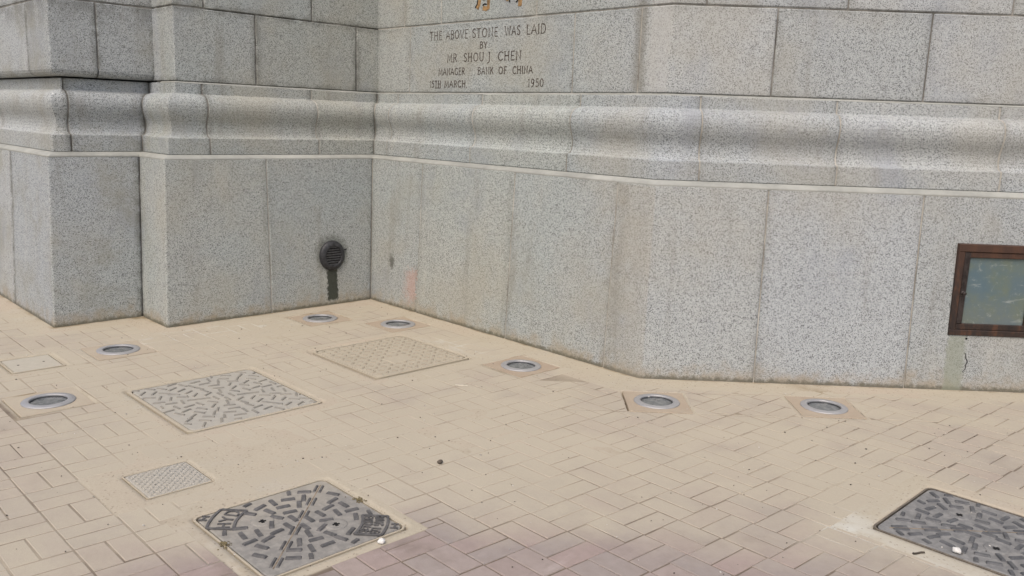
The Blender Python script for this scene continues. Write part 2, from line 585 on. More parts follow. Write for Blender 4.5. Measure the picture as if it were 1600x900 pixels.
def sweep(bm, path, a, b, prof, back, gap0=0.004, gap1=0.004, proud=0.0, rough=0.0015, ends=True, seed=0.0, zg=False):
    gl = bm.verts.layers.float.get('grime') or bm.verts.layers.float.new('grime')
    st = substring(path, a, b)
    full = []
    (p0, n0, d0), (p1, n1, d1) = st[0], st[-1]
    stations = []
    if ends:
        stations.append((p0 + d0 * gap0, n0, 0.007))
        stations.append((p0 + d0 * (gap0 + 0.0045), n0, 0.0015))
        stations.append((p0 + d0 * (gap0 + 0.010), n0, 0.0))
        if len(st) < 3 or (Vector(st[1][0]) - p0).length > 0.30:
            stations.append((p0 + d0 * (gap0 + 0.050), n0, 0.0))
    else:
        stations.append((p0 + d0 * gap0, n0, 0.0))
    prev = stations[-1][0]
    mids = [(p, n, 0.0) for p, n, _ in st[1:-1]]
    if ends:
        tail = [(p1 - d1 * (gap1 + 0.050), n1, 0.0)] if len(st) < 3 or (Vector(st[-2][0]) - p1).length > 0.30 else []
        tail += [(p1 - d1 * (gap1 + 0.010), n1, 0.0), (p1 - d1 * (gap1 + 0.0045), n1, 0.0015), (p1 - d1 * gap1, n1, 0.007)]
    else:
        tail = [(p1 - d1 * gap1, n1, 0.0)]
    seq = mids + tail
    for p, n, e in seq:
        L = (p - prev).length
        k = int(L / 0.14) if L < 3.2 else 0
        if k > 0 and (stations[-1][1] - n).length < 1e-6 or k > 0:
            na = stations[-1][1]
            # offsets differ between mitred and plain ends; interpolate vectors linearly (exact for straight runs)
            ea = stations[-1][2]
            pa = prev
            for i in range(1, k + 1):
                t = i / (k + 1)
                stations.append((pa.lerp(p, t), na.lerp(n, t), 0.0))
        stations.append((p, n, e))
        prev = p
    rings = []
    pr = [(o, z) for o, z in prof]
    nst = len(stations)
    for si, (p, n, e) in enumerate(stations):
        ring = []
        ge = 0.0
        if ends:
            ge = 1.0 if min(si, nst - 1 - si) < 2 else (0.85 if min(si, nst - 1 - si) == 2 else 0.0)
        for ip, (o, z) in enumerate(pr):
            oo = o + e - proud
            q = Vector((p.x + n.x * oo, p.y + n.y * oo, z))
            if rough and e == 0:
                dn = noise.noise(Vector((q.x * 3.1 + seed, q.y * 3.1, q.z * 3.7))) * rough + noise.noise(Vector((q.x * 17 + seed, q.y * 17, q.z * 17))) * rough * 0.6
                q.x += n.x * dn
                q.y += n.y * dn
            vt = bm.verts.new(q)
            gz = 0.0
            if zg:
                jz = min(ip, len(pr) - 1 - ip)
                gz = 1.0 if jz == 0 else (0.85 if jz == 1 else 0.0)
            vt[gl] = max(ge, gz)
            ring.append(vt)
        zb, zt = pr[0][1], pr[-1][1]
        ring.append(bm.verts.new((p.x + n.x * back, p.y + n.y * back, zt)))
        ring.append(bm.verts.new((p.x + n.x * back, p.y + n.y * back, zb)))
        rings.append(ring)
    N = len(rings[0])
    for A, B in zip(rings[:-1], rings[1:]):
        for i in range(N):
            j = (i + 1) % N
            bm.faces.new((A[i], B[i], B[j], A[j]))
    bm.faces.new(rings[0])
    bm.faces.new(list(reversed(rings[-1])))


bank = thing('stone_building', 'grey granite building corner with carved base moulding and an inscribed stone', 'building', (0, 0, 0))


def stone(name, runs, mat=M_GRAN, parent=None, **kw):
    bm = bmesh.new()
    sd = random.random() * 50
    pr = random.uniform(-0.0012, 0.0018)
    for r in runs:
        path, a, b, prof, back = r[:5]
        sweep(bm, path, a, b, prof, back, seed=sd, proud=pr, **(r[5] if len(r) > 5 else kw))
    return obj(name, bm, mat, parent or bank)


g = 0.004
BAT = lambda z: 0.048 * z / 1.2


def plinth_prof(z0, z1, c0=True, c1=True):
    p = []
    if c0:
        p += [(BAT(z0) + 0.006, z0), (BAT(z0), z0 + 0.006)]
    else:
        p += [(BAT(z0), z0)]
    p += [(BAT(z1), z1 - 0.008), (BAT(z1) + 0.008, z1)] if c1 else [(BAT(z1), z1)]
    return subdiv_prof(p, 0.15)


PL = plinth_prof(-0.05, 1.198, False, True)
# plinth: (segment, distance) on PATH; segments: 0 W1, 1 W2, 2 W3, 3 W4, 4 W5, 5 W6
LW1 = 7.551
L4s = lambda v: 1.745 - v                                # distance along W4 from P3 for local v
pl_runs = [((0, 2.0), (0, 4.6)), ((0, 4.6), (0, LW1 - 0.95)), ((0, LW1 - 0.95), (1, 0.613)),
           ((2, 0.0), (3, L4s(0.92))), ((3, L4s(0.92)), (3, 1.745)),
           ((4, 0.0), (4, 0.625)), ((4, 0.625), (4, 1.66)), ((4, 1.66), (4, 2.578)), ((4, 2.578), (5, 0.712))]
for a, b in pl_runs:
    stone('plinth_stone', [(PATH, a, b, PL, 0.4)])
stone('plinth_stone', [(PATH, (5, 0.712), (5, 1.64), PL, 0.4)])
WS0, WS1, WZ0, WZ1 = 1.868, 2.392, 0.352, 0.915
nog = dict(gap0=0.0, gap1=0.0, ends=False, rough=0.0)
stone('plinth_stone', [
    (PATH, (5, 1.644), (5, WS0), PL, 0.4, nog),
    (PATH, (5, WS1), (5, 2.62), PL, 0.4, nog),
    (PATH, (5, WS0), (5, WS1), plinth_prof(-0.05, WZ0, False, False), 0.4, nog),
    (PATH, (5, WS0), (5, WS1), plinth_prof(WZ1, 1.198, False, True), 0.4, nog)])
stone('plinth_stone', [(PATH, (5, 2.62), (5, 4.0), PL, 0.4)])
stone('plinth_stone', [(PATH, (5, 4.0), (5, 6.2), PL, 0.4)])

# moulded base course
MP = [(0.100, 1.2255), (0.094, 1.230), (0.0935, 1.285), (0.094, 1.340), (0.098, 1.3455), (0.112, 1.3475), (0.124, 1.353),
      (0.134, 1.366), (0.141, 1.386), (0.1435, 1.410), (0.1425, 1.432), (0.137, 1.455), (0.128, 1.478), (0.119, 1.500),
      (0.112, 1.523), (0.108, 1.548), (0.1085, 1.572), (0.114, 1.595), (0.124, 1.615), (0.140, 1.632), (0.158, 1.642),
      (0.178, 1.6475), (0.197, 1.651), (0.2035, 1.656), (0.2045, 1.690), (0.205, 1.725), (0.209, 1.7305)]
mo_runs = [((0, 2.0), (0, 5.0)), ((0, 5.0), (1, 0.22)), ((1, 0.22), (1, 0.613)),
           ((2, 0.0), (3, L4s(1.335))), ((3, L4s(1.335)), (3, L4s(0.43))), ((3, L4s(0.43)), (3, 1.745)),
           ((4, 0.0), (4, 0.085)), ((4, 0.085), (4, 1.125)), ((4, 1.125), (4, 2.095)), ((4, 2.095), (5, 0.298)),
           ((5, 0.298), (5, 1.12)), ((5, 1.12), (5, 2.1)), ((5, 2.1), (5, 3.2)), ((5, 3.2), (5, 5.2))]
for a, b in mo_runs:
    stone('moulding_stone', [(PATH, a, b, MP, 0.5)], rough=0.0008)


def wall_prof(z0, z1, o):
    return [(o + 0.006, z0 + g)] + subdiv_prof([(o, z0 + g + 0.006), (o, z0 + g + 0.045), (o, z1 - g - 0.045), (o, z1 - g - 0.006)], 0.17) + [(o + 0.006, z1 - g)]


# upper ashlar courses; segments of PATH_UP: 0 W3, 1 W4, 2 W5, 3 W6
OU = 0.22
U3 = 0.75
CZ = [1.7385, 2.258, 2.78, 3.30, 3.82]
up1 = [((0, 0.0), (1, L4s(0.896))), ((1, L4s(0.896)), (1, L4s(-0.006))), ((1, L4s(-0.006)), (1, 1.745)),
       ((2, 0.0), (2, 0.221)), ((2, 0.221), (2, 1.998)), ((2, 1.998), (2, 2.55)), ((2, 2.55), (3, 0.72)),
       ((3, 0.72), (3, 1.637)), ((3, 1.637), (3, 2.6)), ((3, 2.6), (3, 4.6))]
up2 = [((0, 0.0), (1, L4s(1.295))), ((1, L4s(1.295)), (1, L4s(0.411))), ((1, L4s(0.411)), (1, 1.745)),
       ((2, 0.0), (2, 0.146)), ((2, 0.146), (2, 0.61)), ((2, 0.61), (2, 1.64)), ((2, 1.64), (3, 0.293)),
       ((3, 0.293), (3, 1.13)), ((3, 1.13), (3, 2.1)), ((3, 2.1), (3, 3.1)), ((3, 3.1), (3, 5.0))]


def fix(r):
    """a run that would end at the inner corner must reach the set-back face: extend past it"""
    return r


inscribed = gilt_stone = None
for ci, runs in ((0, up1), (1, up2), (2, up1), (3, up2)):
    pf = wall_prof(CZ[ci], CZ[ci + 1], OU)
    for a, b in runs:
        if a == (1, L4s(-0.006)):
            a2, b2 = a, (1, 1.745 + 0.219)
        elif b == (1, L4s(-0.006)):
            a2, b2 = a, b
        else:
            a2, b2 = a, b
        if a2 == (1, L4s(-0.006)):
            # short return piece that lives in the corner behind x = -0.22
            o = stone('wall_stone', zg=True, runs=[([(0.0, -1.745), (0.0, 0.6)], (0, L4s(-0.006)), (0, 1.745 + 0.26), pf, 0.6)])
            continue
        if a2 == (1, L4s(0.411)):
            o = stone('wall_stone', zg=True, runs=[([(0.0, -1.745), (0.0, 0.6)], (0, L4s(0.411)), (0, 1.745 + 0.26), pf, 0.6)])
            continue
        if a2 == (2, 0.0):
            o = stone('wall_stone', zg=True, runs=[([(-0.6, 0.0), P6], (0, 0.6 - 0.240), (0, 0.6 + b2[1]), pf, 0.6)])
            continue
        if b2 == (1, L4s(-0.006)):
            o = stone('wall_stone', zg=True, runs=[([(0.0, -1.745), (0.0, 0.6)], (0, a2[1]), (0, b2[1]), pf, 0.6)])
            continue
        o = stone('wall_stone', zg=True, runs=[(PATH_UP, a2, b2, pf, 0.6)])
        if ci == 0 and a == (2, 0.221):
            inscribed = o
        if ci == 1 and a == (2, 0.61):
            gilt_stone = o

# the projecting pilaster at the left, rounded at its lower edge
OS = 0.128
def shaft_prof(z0, z1, rounded):
    if not rounded:
        return wall_prof(z0, z1, OS)
    return [(0.30, 1.742), (0.20, 1.742), (0.172, 1.744), (0.152, 1.752), (0.138, 1.766), (0.130, 1.784), (OS, 1.806)] + \
        subdiv_prof([(OS, 1.85), (OS, z1 - g - 0.006), (OS + 0.006, z1 - g)], 0.17)
sh1 = [((0, 2.0), (0, 5.0)), ((0, 5.0), (0, LW1 - 0.62)), ((0, LW1 - 0.62), (1, 0.44)), ((1, 0.44), (1, 0.85))]
sh2 = [((0, 2.0), (0, 5.6)), ((0, 5.6), (1, 0.25)), ((1, 0.25), (1, 0.85))]
for ci, runs in ((0, sh1), (1, sh2), (2, sh1), (3, sh2)):
    pf = shaft_prof(CZ[ci], CZ[ci + 1], ci == 0)
    for a, b in runs:
        stone('wall_stone', zg=True, runs=[(PATH_SHAFT, a, b, pf, 0.6)])

# bedding mortar behind the joints, per run, and the pointed fillets on the two ledges
def mortar(path, a, b, prof, mat, back=0.46, inset=0.0065):
    bm = bmesh.new()
    sweep(bm, path, a, b, [(o + inset, z) for o, z in prof], back, gap0=0, gap1=0, rough=0.0012, ends=False)
    o = obj('mortar', bm, mat, bank)
    return o


mortar(PATH, (0, 2.0), (1, 0.3), [(0.0, -0.05), (0.048, 1.20)], M_MORTAR, 0.39)
mortar(PATH, (1, 0.3), (2, 0.2), [(0.0, -0.05), (0.048, 1.20)], M_MORTAR_D, 0.39)
mortar(PATH, (2, 0.2), (5, WS0 - 0.004), [(0.0, -0.05), (0.048, 1.20)], M_MORTAR, 0.39)
mortar(PATH, (5, WS1 + 0.004), (5, 6.2), [(0.0, -0.05), (0.048, 1.20)], M_MORTAR, 0.39)
mortar(PATH, (0, 2.0), (3, 0.8), MP, M_MORTAR_G, 0.49, 0.006)
mortar(PATH, (3, 0.8), (5, 5.2), MP, M_MORTAR, 0.49, 0.006)
mortar(PATH_UP, (0, 0.2), (1, 1.745), [(OU, 1.736), (OU, 3.82)], M_MORTAR_D, 0.58)
mortar(PATH_UP, (2, 0.0), (2, 2.66), [(OU, 1.736), (OU, 3.82)], M_MORTAR, 0.58)
mortar(PATH_UP, (2, 2.66), (3, 5.0), [(OU, 1.736), (OU, 3.82)], M_MORTAR_G, 0.58)
mortar(PATH_SHAFT, (0, 2.0), (1, 0.85), [(OS, 1.80), (OS, 3.82)], M_MORTAR_G, 0.58)
bm = bmesh.new()
sweep(bm, PATH, (0, 2.0), (5, 5.2), [(0.0485, 1.190), (0.0475, 1.197), (0.050, 1.203), (0.062, 1.2115), (0.090, 1.2245), (0.110, 1.2262)], 0.30, 0, 0, rough=0.0035, ends=False)
obj('mortar_fillet', bm, M_FILLET, bank)
bm = bmesh.new()
sweep(bm, PATH_UP, (0, 0.301), (3, 5.0), [(0.2065, 1.7285), (0.2075, 1.7325), (0.215, 1.7375), (0.230, 1.7395)], 0.40, 0, 0, rough=0.0012, ends=False)
obj('mortar_fillet', bm, M_FILLET, bank)
# core behind everything so that no daylight leaks through
bm = bmesh.new()
core = substring(PATH, (0, 0.2), (5, 8.8))
lo = [bm.verts.new((p.x + n.x * 0.35, p.y + n.y * 0.35, -0.3)) for p, n, _ in core]
hi = [bm.verts.new((p.x + n.x * 0.55, p.y + n.y * 0.55, 3.81)) for p, n, _ in core]
for i in range(len(lo) - 1):
    bm.faces.new((lo[i], lo[i + 1], hi[i + 1], hi[i]))
e1, e2 = bm.verts.new((-8, 12, 3.81)), None
bm.faces.new(hi + [e1])
obj('wall_core', bm, M_MORTAR_D, bank)

# ---- window on the diagonal wall: local frame s along wall, n outward, z up
WM = Matrix(((S2, S2, 0, P6[0]), (S2, -S2, 0, P6[1]), (0, 0, 1, 0), (0, 0, 0, 1)))   # (s, out, z)


def wbox(bm, s0, s1, o0, o1, z0, z1, ch=0.003):
    """box with chamfered outer face (towards +out)"""
    M = WM @ Matrix(((1, 0, 0, 0), (0, 0, 1, 0), (0, 1, 0, 0), (0, 0, 0, 1)))        # (s, z, out)
    box(bm, s0, s1, z0, z1, o0, o1, M, ch)


bm = bmesh.new()
FO = -0.008
wbox(bm, WS0 + .001, WS1 - .001, -0.12, FO, WZ1 - 0.047, WZ1 - .001)
wbox(bm, WS0 + .001, WS1 - .001, -0.12, FO, WZ0 + .001, WZ0 + 0.036)
wbox(bm, WS0 + .001, WS0 + 0.040, -0.12, FO - .001, WZ0 + 0.036, WZ1 - 0.047)
wbox(bm, WS1 - 0.040, WS1 - .001, -0.12, FO - .001, WZ0 + 0.036, WZ1 - 0.047)
win = obj('window', bm, M_BRONZE, bank)
win['label'] = 'small dark framed window with cloudy glass low in the wall'
s0, s1, z0, z1 = WS0 + 0.041, WS1 - 0.041, WZ0 + 0.037, WZ1 - 0.048
bm = bmesh.new()
wbox(bm, s0, s1, -0.10, FO - 0.007, z1 - 0.034, z1)
wbox(bm, s0, s1, -0.10, FO - 0.007, z0, z0 + 0.036)
wbox(bm, s1 - 0.030, s1, -0.10, FO - 0.008, z0 + 0.036, z1 - 0.034)
obj('sash', bm, M_BRONZE, win)
bm = bmesh.new()
wbox(bm, s0, s0 + 0.036, -0.10, FO - 0.004, z0 + 0.037, z1 - 0.002)
obj('sash_stile', bm, M_BRONZE_D, win)
bm = bmesh.new()
wbox(bm, s0 + 0.034, s1 - 0.028, -0.10, FO - 0.022, z0 + 0.034, z1 - 0.032, 0.0005)
obj('pane', bm, M_PANE, win)
bm = bmesh.new()
Ml = WM @ Matrix.Translation((s0 + 0.016, FO - 0.004, (z0 + z1) / 2 - 0.012)) @ Matrix.Rotation(-math.pi / 2, 4, 'X')
lathe(bm, [(0.014, 0.0), (0.014, 0.006), (0.008, 0.010), (0.008, 0.016), (0.012, 0.019), (0.011, 0.026), (0.005, 0.029)], 16, Ml)
for dz in (0.05, -0.04):
    br = bmesh.new()
    lathe(br, [(0.004, 0.0), (0.0035, 0.003)], 10, Ml @ Matrix.Translation((0, -dz, 0)))
    obj('rivet', br, M_BRONZE_D, win)
obj('latch', bm, M_BRONZE_D, win)
# hairline crack under the window, with the peg hole at its head
N = 12
bm = bmesh.new()
pr = None
for i in range(N):
    t = i / (N - 1)
    z = 0.245 - t * 0.12
    s = 1.985 + 0.020 * math.sin(t * math.pi * .95) + 0.004 * math.sin(t * 17)
    wd = 0.0012 + 0.0016 * math.sin(t * math.pi)
    off = -BAT(z) + 0.0016
    q = [bm.verts.new(WM @ Vector((s + e * wd, off - dz, z))) for dz in (0, .005) for e in (-1, 1)]
    if pr:
        bm.faces.new((pr[0], pr[1], q[1], q[0]))
        bm.faces.new((pr[1], pr[3], q[3], q[1]))
        bm.faces.new((pr[2], pr[0], q[0], q[2]))
    pr = q
obj('crack', bm, M_WELL, bank)
bm = bmesh.new()
lathe(bm, [(0.0075, -0.006), (0.0065, 0.0015)], 10, WM @ Matrix.Translation((1.986, -BAT(0.333), 0.333)) @ Matrix.Rotation(-math.pi / 2, 4, 'X'))
obj('peg_hole', bm, M_VOID, bank)

# ---- incised lettering drawn as raised dark strokes: single-stroke Roman capitals
GL = {
 'A': (0.72, [[(0, 0), (.36, 1), (.72, 0)], [(.13, .36), (.59, .36)]]),
 'B': (0.58, [[(.08, 0), (.08, 1), (.36, 1), (.50, .88), (.48, .66), (.34, .54), (.08, .54)], [(.34, .54), (.54, .42), (.56, .16), (.40, 0), (.08, 0)]]),
 'C': (0.68, [[(.66, .82), (.52, .97), (.34, 1), (.14, .86), (.04, .55), (.08, .22), (.24, .03), (.44, 0), (.66, .14)]]),
 'D': (0.70, [[(.08, 0), (.08, 1), (.36, 1), (.58, .84), (.68, .5), (.58, .16), (.36, 0), (.08, 0)]]),
 'E': (0.52, [[(.50, 1), (.08, 1), (.08, 0), (.52, 0)], [(.08, .53), (.42, .53)]]),
 'F': (0.50, [[(.50, 1), (.08, 1), (.08, 0)], [(.08, .53), (.42, .53)]]),
 'G': (0.72, [[(.66, .84), (.50, .98), (.32, 1), (.12, .85), (.04, .52), (.10, .18), (.28, .02), (.50, .02), (.66, .12), (.66, .42), (.48, .42)]]),
 'H': (0.68, [[(.08, 0), (.08, 1)], [(.60, 0), (.60, 1)], [(.08, .53), (.60, .53)]]),
 'I': (0.20, [[(.10, 0), (.10, 1)]]),
 'J': (0.40, [[(.30, 1), (.30, .0), (.22, -.2), (.04, -.24)]]),
 'K': (0.62, [[(.08, 0), (.08, 1)], [(.56, 1), (.09, .46)], [(.22, .60), (.62, 0)]]),
 'L': (0.50, [[(.08, 1), (.08, 0), (.50, 0)]]),
 'M': (0.86, [[(.04, 0), (.12, 1), (.43, .15), (.74, 1), (.82, 0)]]),
 'N': (0.70, [[(.08, 0), (.08, 1), (.62, 0), (.62, 1)]]),
 'O': (0.80, [[(.40, 1), (.16, .88), (.04, .5), (.16, .12), (.40, 0), (.64, .12), (.76, .5), (.64, .88), (.40, 1)]]),
 'R': (0.62, [[(.08, 0), (.08, 1), (.36, 1), (.52, .88), (.52, .64), (.36, .50), (.08, .50)], [(.30, .50), (.62, 0)]]),
 'S': (0.50, [[(.46, .84), (.34, 1), (.16, .98), (.05, .82), (.09, .64), (.40, .42), (.48, .22), (.38, .04), (.18, 0), (.03, .16)]]),
 'T': (0.60, [[(0, 1), (.60, 1)], [(.30, 1), (.30, 0)]]),
 'U': (0.66, [[(.07, 1), (.07, .25), (.18, .04), (.33, 0), (.48, .04), (.59, .25), (.59, 1)]]),
 'V': (0.68, [[(0, 1), (.34, 0), (.68, 1)]]),
 'W': (0.96, [[(0, 1), (.24, 0), (.48, .95), (.72, 0), (.96, 1)]]),
 'Y': (0.62, [[(0, 1), (.31, .5), (.62, 1)], [(.31, .5), (.31, 0)]]),
 '1': (0.26, [[(.02, .84), (.15, 1), (.15, 0)]]),
 '2': (0.54, [[(.04, .80), (.16, .98), (.36, .98), (.48, .80), (.44, .58), (.04, 0), (.52, 0)]]),
 '4': (0.56, [[(.40, 0), (.40, 1), (.02, .3), (.54, .3)]]),
 '5': (0.50, [[(.46, 1), (.14, 1), (.09, .58), (.28, .64), (.46, .46), (.46, .18), (.28, 0), (.05, .08)]]),
 '8': (0.52, [[(.26, 1), (.08, .88), (.10, .64), (.26, .54), (.44, .40), (.46, .14), (.26, 0), (.06, .14), (.08, .40), (.26, .54), (.42, .64), (.44, .88), (.26, 1)]]),
 '9': (0.52, [[(.46, .62), (.32, .42), (.12, .48), (.05, .72), (.16, .95), (.34, .98), (.46, .80), (.46, .45), (.34, .12), (.14, 0)]]),
 '0': (0.56, [[(.28, 1), (.10, .85), (.04, .5), (.10, .15), (.28, 0), (.46, .15), (.52, .5), (.46, .85), (.28, 1)]]),
 '.': (0.16, [[(.06, 0), (.08, .06)]]),
 ',': (0.16, [[(.10, .06), (.04, -.16)]]),
 ':': (0.20, [[(.10, .18), (.10, .30)], [(.10, .68), (.10, .80)]]),
 ' ': (0.34, []),
}


def stroke(bm, M, pts, wd, th):
    """ribbon of width wd along pts (2-D) with thickness th, in the frame M (x, y, out)"""
    P = [Vector(p) for p in pts]
    L = []
    for i, p in enumerate(P):
        d0 = (p - P[i - 1]).normalized() if i else None
        d1 = (P[i + 1] - p).normalized() if i < len(P) - 1 else None
        if i == 0 and (P[0] - P[-1]).length < 1e-6:
            d0 = (P[-1] - P[-2]).normalized()
        if i == len(P) - 1 and (P[0] - P[-1]).length < 1e-6:
            d1 = (P[1] - P[0]).normalized()
        d = d0 or d1
        if d0 and d1:
            d = (d0 + d1)
            d = d.normalized() if d.length > 1e-3 else d1
        L.append((p, Vector((-d.y, d.x))))
    prev = None
    for p, n in L:
        a, b = p + n * wd / 2, p - n * wd / 2
        vs_ = [bm.verts.new(M @ Vector((a.x, a.y, th))), bm.verts.new(M @ Vector((b.x, b.y, th))),
               bm.verts.new(M @ Vector((a.x, a.y, -0.002))), bm.verts.new(M @ Vector((b.x, b.y, -0.002)))]
        if prev:
            bm.faces.new((prev[0], prev[1], vs_[1], vs_[0]))
            bm.faces.new((prev[2], prev[0], vs_[0], vs_[2]))
            bm.faces.new((prev[1], prev[3], vs_[3], vs_[1]))
        else:
            bm.faces.new((vs_[0], vs_[2], vs_[3], vs_[1]))
        prev = vs_
    bm.faces.new((prev[0], prev[1], prev[3], prev[2]))


def text(bm, M, s, x0, x1, y, h, wd, th, space=0.20, serif=False, curve=None):
    tot = sum(GL[c][0] + space for c in s) - space
    k = (x1 - x0) / tot
    x = x0
    for c in s:
        wg, sts = GL[c]
        for st in sts:
            q = [(x + px * k, y + py * h) for px, py in st]
            if curve:
                q = [curve(a) for a in q]
            stroke(bm, M, q, wd, th)
            if serif:
                for e, nb in ((st[0], st[1]), (st[-1], st[-2])):
                    if abs(e[1] - nb[1]) > 0.3 and abs(e[0] - nb[0]) < 0.3:
                        stroke(bm, M, [(x + (e[0] - .10) * k, y + e[1] * h), (x + (e[0] + .10) * k, y + e[1] * h)], wd * 0.7, th * 0.9)
        x += (wg + space) * k


TM = Matrix(((1, 0, 0, 0), (0, 0, -1, 0.22), (0, 1, 0, 0), (0, 0, 0, 1)))            # wall y = 0.22 facing -y
bm = bmesh.new()
TH = 0.0024
for s, x0, x1, y, h in (("THE", 0.482, 0.63, 2.140, .062), ("ABOVE", 0.680, 0.932, 2.140, .062), ("STONE", 0.985, 1.262, 2.140, .062),
                        ("WAS", 1.335, 1.490, 2.140, .062), ("LAID", 1.555, 1.740, 2.140, .062),
                        ("BY", 1.070, 1.150, 2.062, .045),
                        ("MR.", 0.700, 0.835, 1.970, .060), ("SHOU", 0.893, 1.115, 1.970, .060), ("J.", 1.155, 1.215, 1.970, .060), ("CHEN", 1.272, 1.508, 1.970, .060),
                        ("MANAGER", 0.598, 0.905, 1.874, .050), ("BANK", 1.055, 1.225, 1.874, .050), ("OF", 1.282, 1.365, 1.874, .050), ("CHINA", 1.428, 1.628, 1.874, .050),
                        ("15TH", 0.494, 0.625, 1.782, .048), ("MARCH,", 0.672, 0.937, 1.782, .048), ("1950", 1.588, 1.738, 1.782, .054)):
    text(bm, TM, s, x0, x1, y, h, 0.0062, TH, serif=True)
stroke(bm, TM, [(0.552, 1.776), (0.622, 1.776)], 0.004, TH)
o = obj('lettering', bm, M_LETTER, inscribed)
o['kind'] = 'stuff'
inscribed['label'] = 'granite block cut with the inscription naming who laid the stone above'

# lower ends of two gilded characters cut in the stone above
for pts_, wd in (([(1.058, 2.52), (1.058, 2.44), (1.046, 2.375), (1.026, 2.345)], 0.036),
                 ([(1.150, 2.52), (1.152, 2.42), (1.150, 2.345), (1.130, 2.338), (1.092, 2.345)], 0.032),
                 ([(1.105, 2.52), (1.100, 2.40)], 0.03),
                 ([(1.480, 2.52), (1.482, 2.42), (1.478, 2.332)], 0.036), ([(1.345, 2.52), (1.350, 2.375)], 0.024)):
    bm = bmesh.new()
    stroke(bm, TM, pts_, wd, 0.0020)
    obj('gilded_stroke', bm, M_GILT, gilt_stone)
for pts_, wd in (([(1.040, 2.43), (1.030, 2.375), (1.010, 2.352)], 0.010), ([(1.132, 2.368), (1.110, 2.373), (1.088, 2.364)], 0.009),
                 ([(1.460, 2.44), (1.458, 2.373), (1.436, 2.362)], 0.009), ([(1.318, 2.40), (1.330, 2.385)], 0.010), ([(1.372, 2.40), (1.374, 2.365)], 0.010)):
    bm = bmesh.new()
    stroke(bm, TM, pts_, wd, 0.0032)
    obj('stroke_groove', bm, M_VOID, gilt_stone)

# ---------------------------------------------------------------- vent cover
VR = 0.116
vent = thing('vent_cover', 'round black louvred vent cover on the granite wall above a dark drip stain', 'vent', (-0.0165, -0.371, 0.413))
VM = Matrix(((0, 0, 1, 0), (1, 0, 0, 0), (0, 1, 0, 0), (0, 0, 0, 1))) @ Matrix.Scale(1.06, 4, (0, 1, 0))
bm = bmesh.new()
r_ = lathe(bm, [(VR, -0.01), (VR, 0.012), (VR - 0.004, 0.018), (VR - 0.022, 0.030), (0.078, 0.036), (0.074, 0.034), (0.074, 0.008)], 40, VM, caps=False)
obj('rim', bm, M_BLACK, vent, True)
bm = bmesh.new()
lathe(bm, [(0.080, 0.0), (0.080, 0.010)], 32, VM)
obj('back_plate', bm, M_VOID, vent)
for i in range(8):
    y = -0.066 + i * 0.0189
    hw = math.sqrt(0.0745 ** 2 - min(abs(y), 0.07) ** 2)
    bm = bmesh.new()
    Ms = VM @ Matrix.Translation((0, y, 0.024)) @ Matrix.Rotation(math.radians(8), 4, 'X')
    box(bm, -hw, hw, -0.0058, 0.0058, -0.003, 0.004, Ms, 0.001)
    obj('slat', bm, M_SLAT, vent)
bm = bmesh.new()
box(bm, VR - 0.01, VR + 0.02, 0.034, 0.044, 0.004, 0.010, VM, 0.001)
obj('clip', bm, M_BLACK, vent)

# ---------------------------------------------------------------- pavement
OBST = []            # (u0, u1, v0, v1, border) axis-aligned covers and slabs, in local (u, v)
COV = {'c1': (2.925, 3.522, 2.274, 2.868), 'c2': (1.232, 2.060, 1.738, 2.492), 'c3': (1.130, 1.882, 0.515, 1.262),
       'c4': (4.702, 5.302, 0.268, 0.868), 'c5': (2.372, 2.655, 2.640, 2.925), 'c6': (0.205, 0.525, 2.575, 2.868)}
for k, bd in (('c1', .05), ('c2', .05), ('c3', .06), ('c4', .09), ('c5', .0), ('c6', .04)):
    OBST.append((*COV[k], bd))
OBST.append((2.29, 2.71, 2.46, 3.066, 0.0))
LIGHTS = [(1.159, 2.858, 0), (0.363, 2.214, 0), (0.353, 0.712, 0), (0.852, 0.342, 0), (2.219, 0.381, 0), (3.208, 0.270, 45), (3.870, -0.425, 45)]
HS = 0.178
for u, v, rot in LIGHTS:
    if not rot:
        OBST.append((u - HS, u + HS, v - HS, v + HS, 0.006))
ROT = [(u, v) for u, v, r in LIGHTS if r]


def wall_dist(u, v):
    """distance in front of the building face (negative inside)"""
    x, y = u, -v
    pts = [Vector(p) for p in PATH]
    best, sgn = 1e9, 1
    q = Vector((x, y))
    for a, b in zip(pts[:-1], pts[1:]):
        d = b - a
        t = max(0, min(1, (q - a).dot(d) / d.length_squared))
        c = a + d * t
        dist = (q - c).length
        if dist < best - 1e-9:
            best = dist
    ins = (y > -2.358 and x < -0.449) or (y > -1.745 and x < 0) or (y > 0 and x < 2.869) or (x >= 2.869 and y > (x - 2.869))
    return -best if ins else best


def G2(u, v, cu, cv, su, sv):
    return math.exp(-((u - cu) / su) ** 2 - ((v - cv) / sv) ** 2)


def sst(a, b, x):
    t = max(0, min(1, (x - a) / (b - a)))
    return t * t * (3 - 2 * t)


def bareness(u, v):
    n = noise.noise(Vector((u * 1.7, v * 1.7, 7.7))) * 0.38 + noise.noise(Vector((u * 6, v * 6, 1.7))) * 0.22
    return sst(3.20, 4.0, 0.51 * u + 0.86 * v + n) * sst(2.95, 3.5, u + n * 0.5)


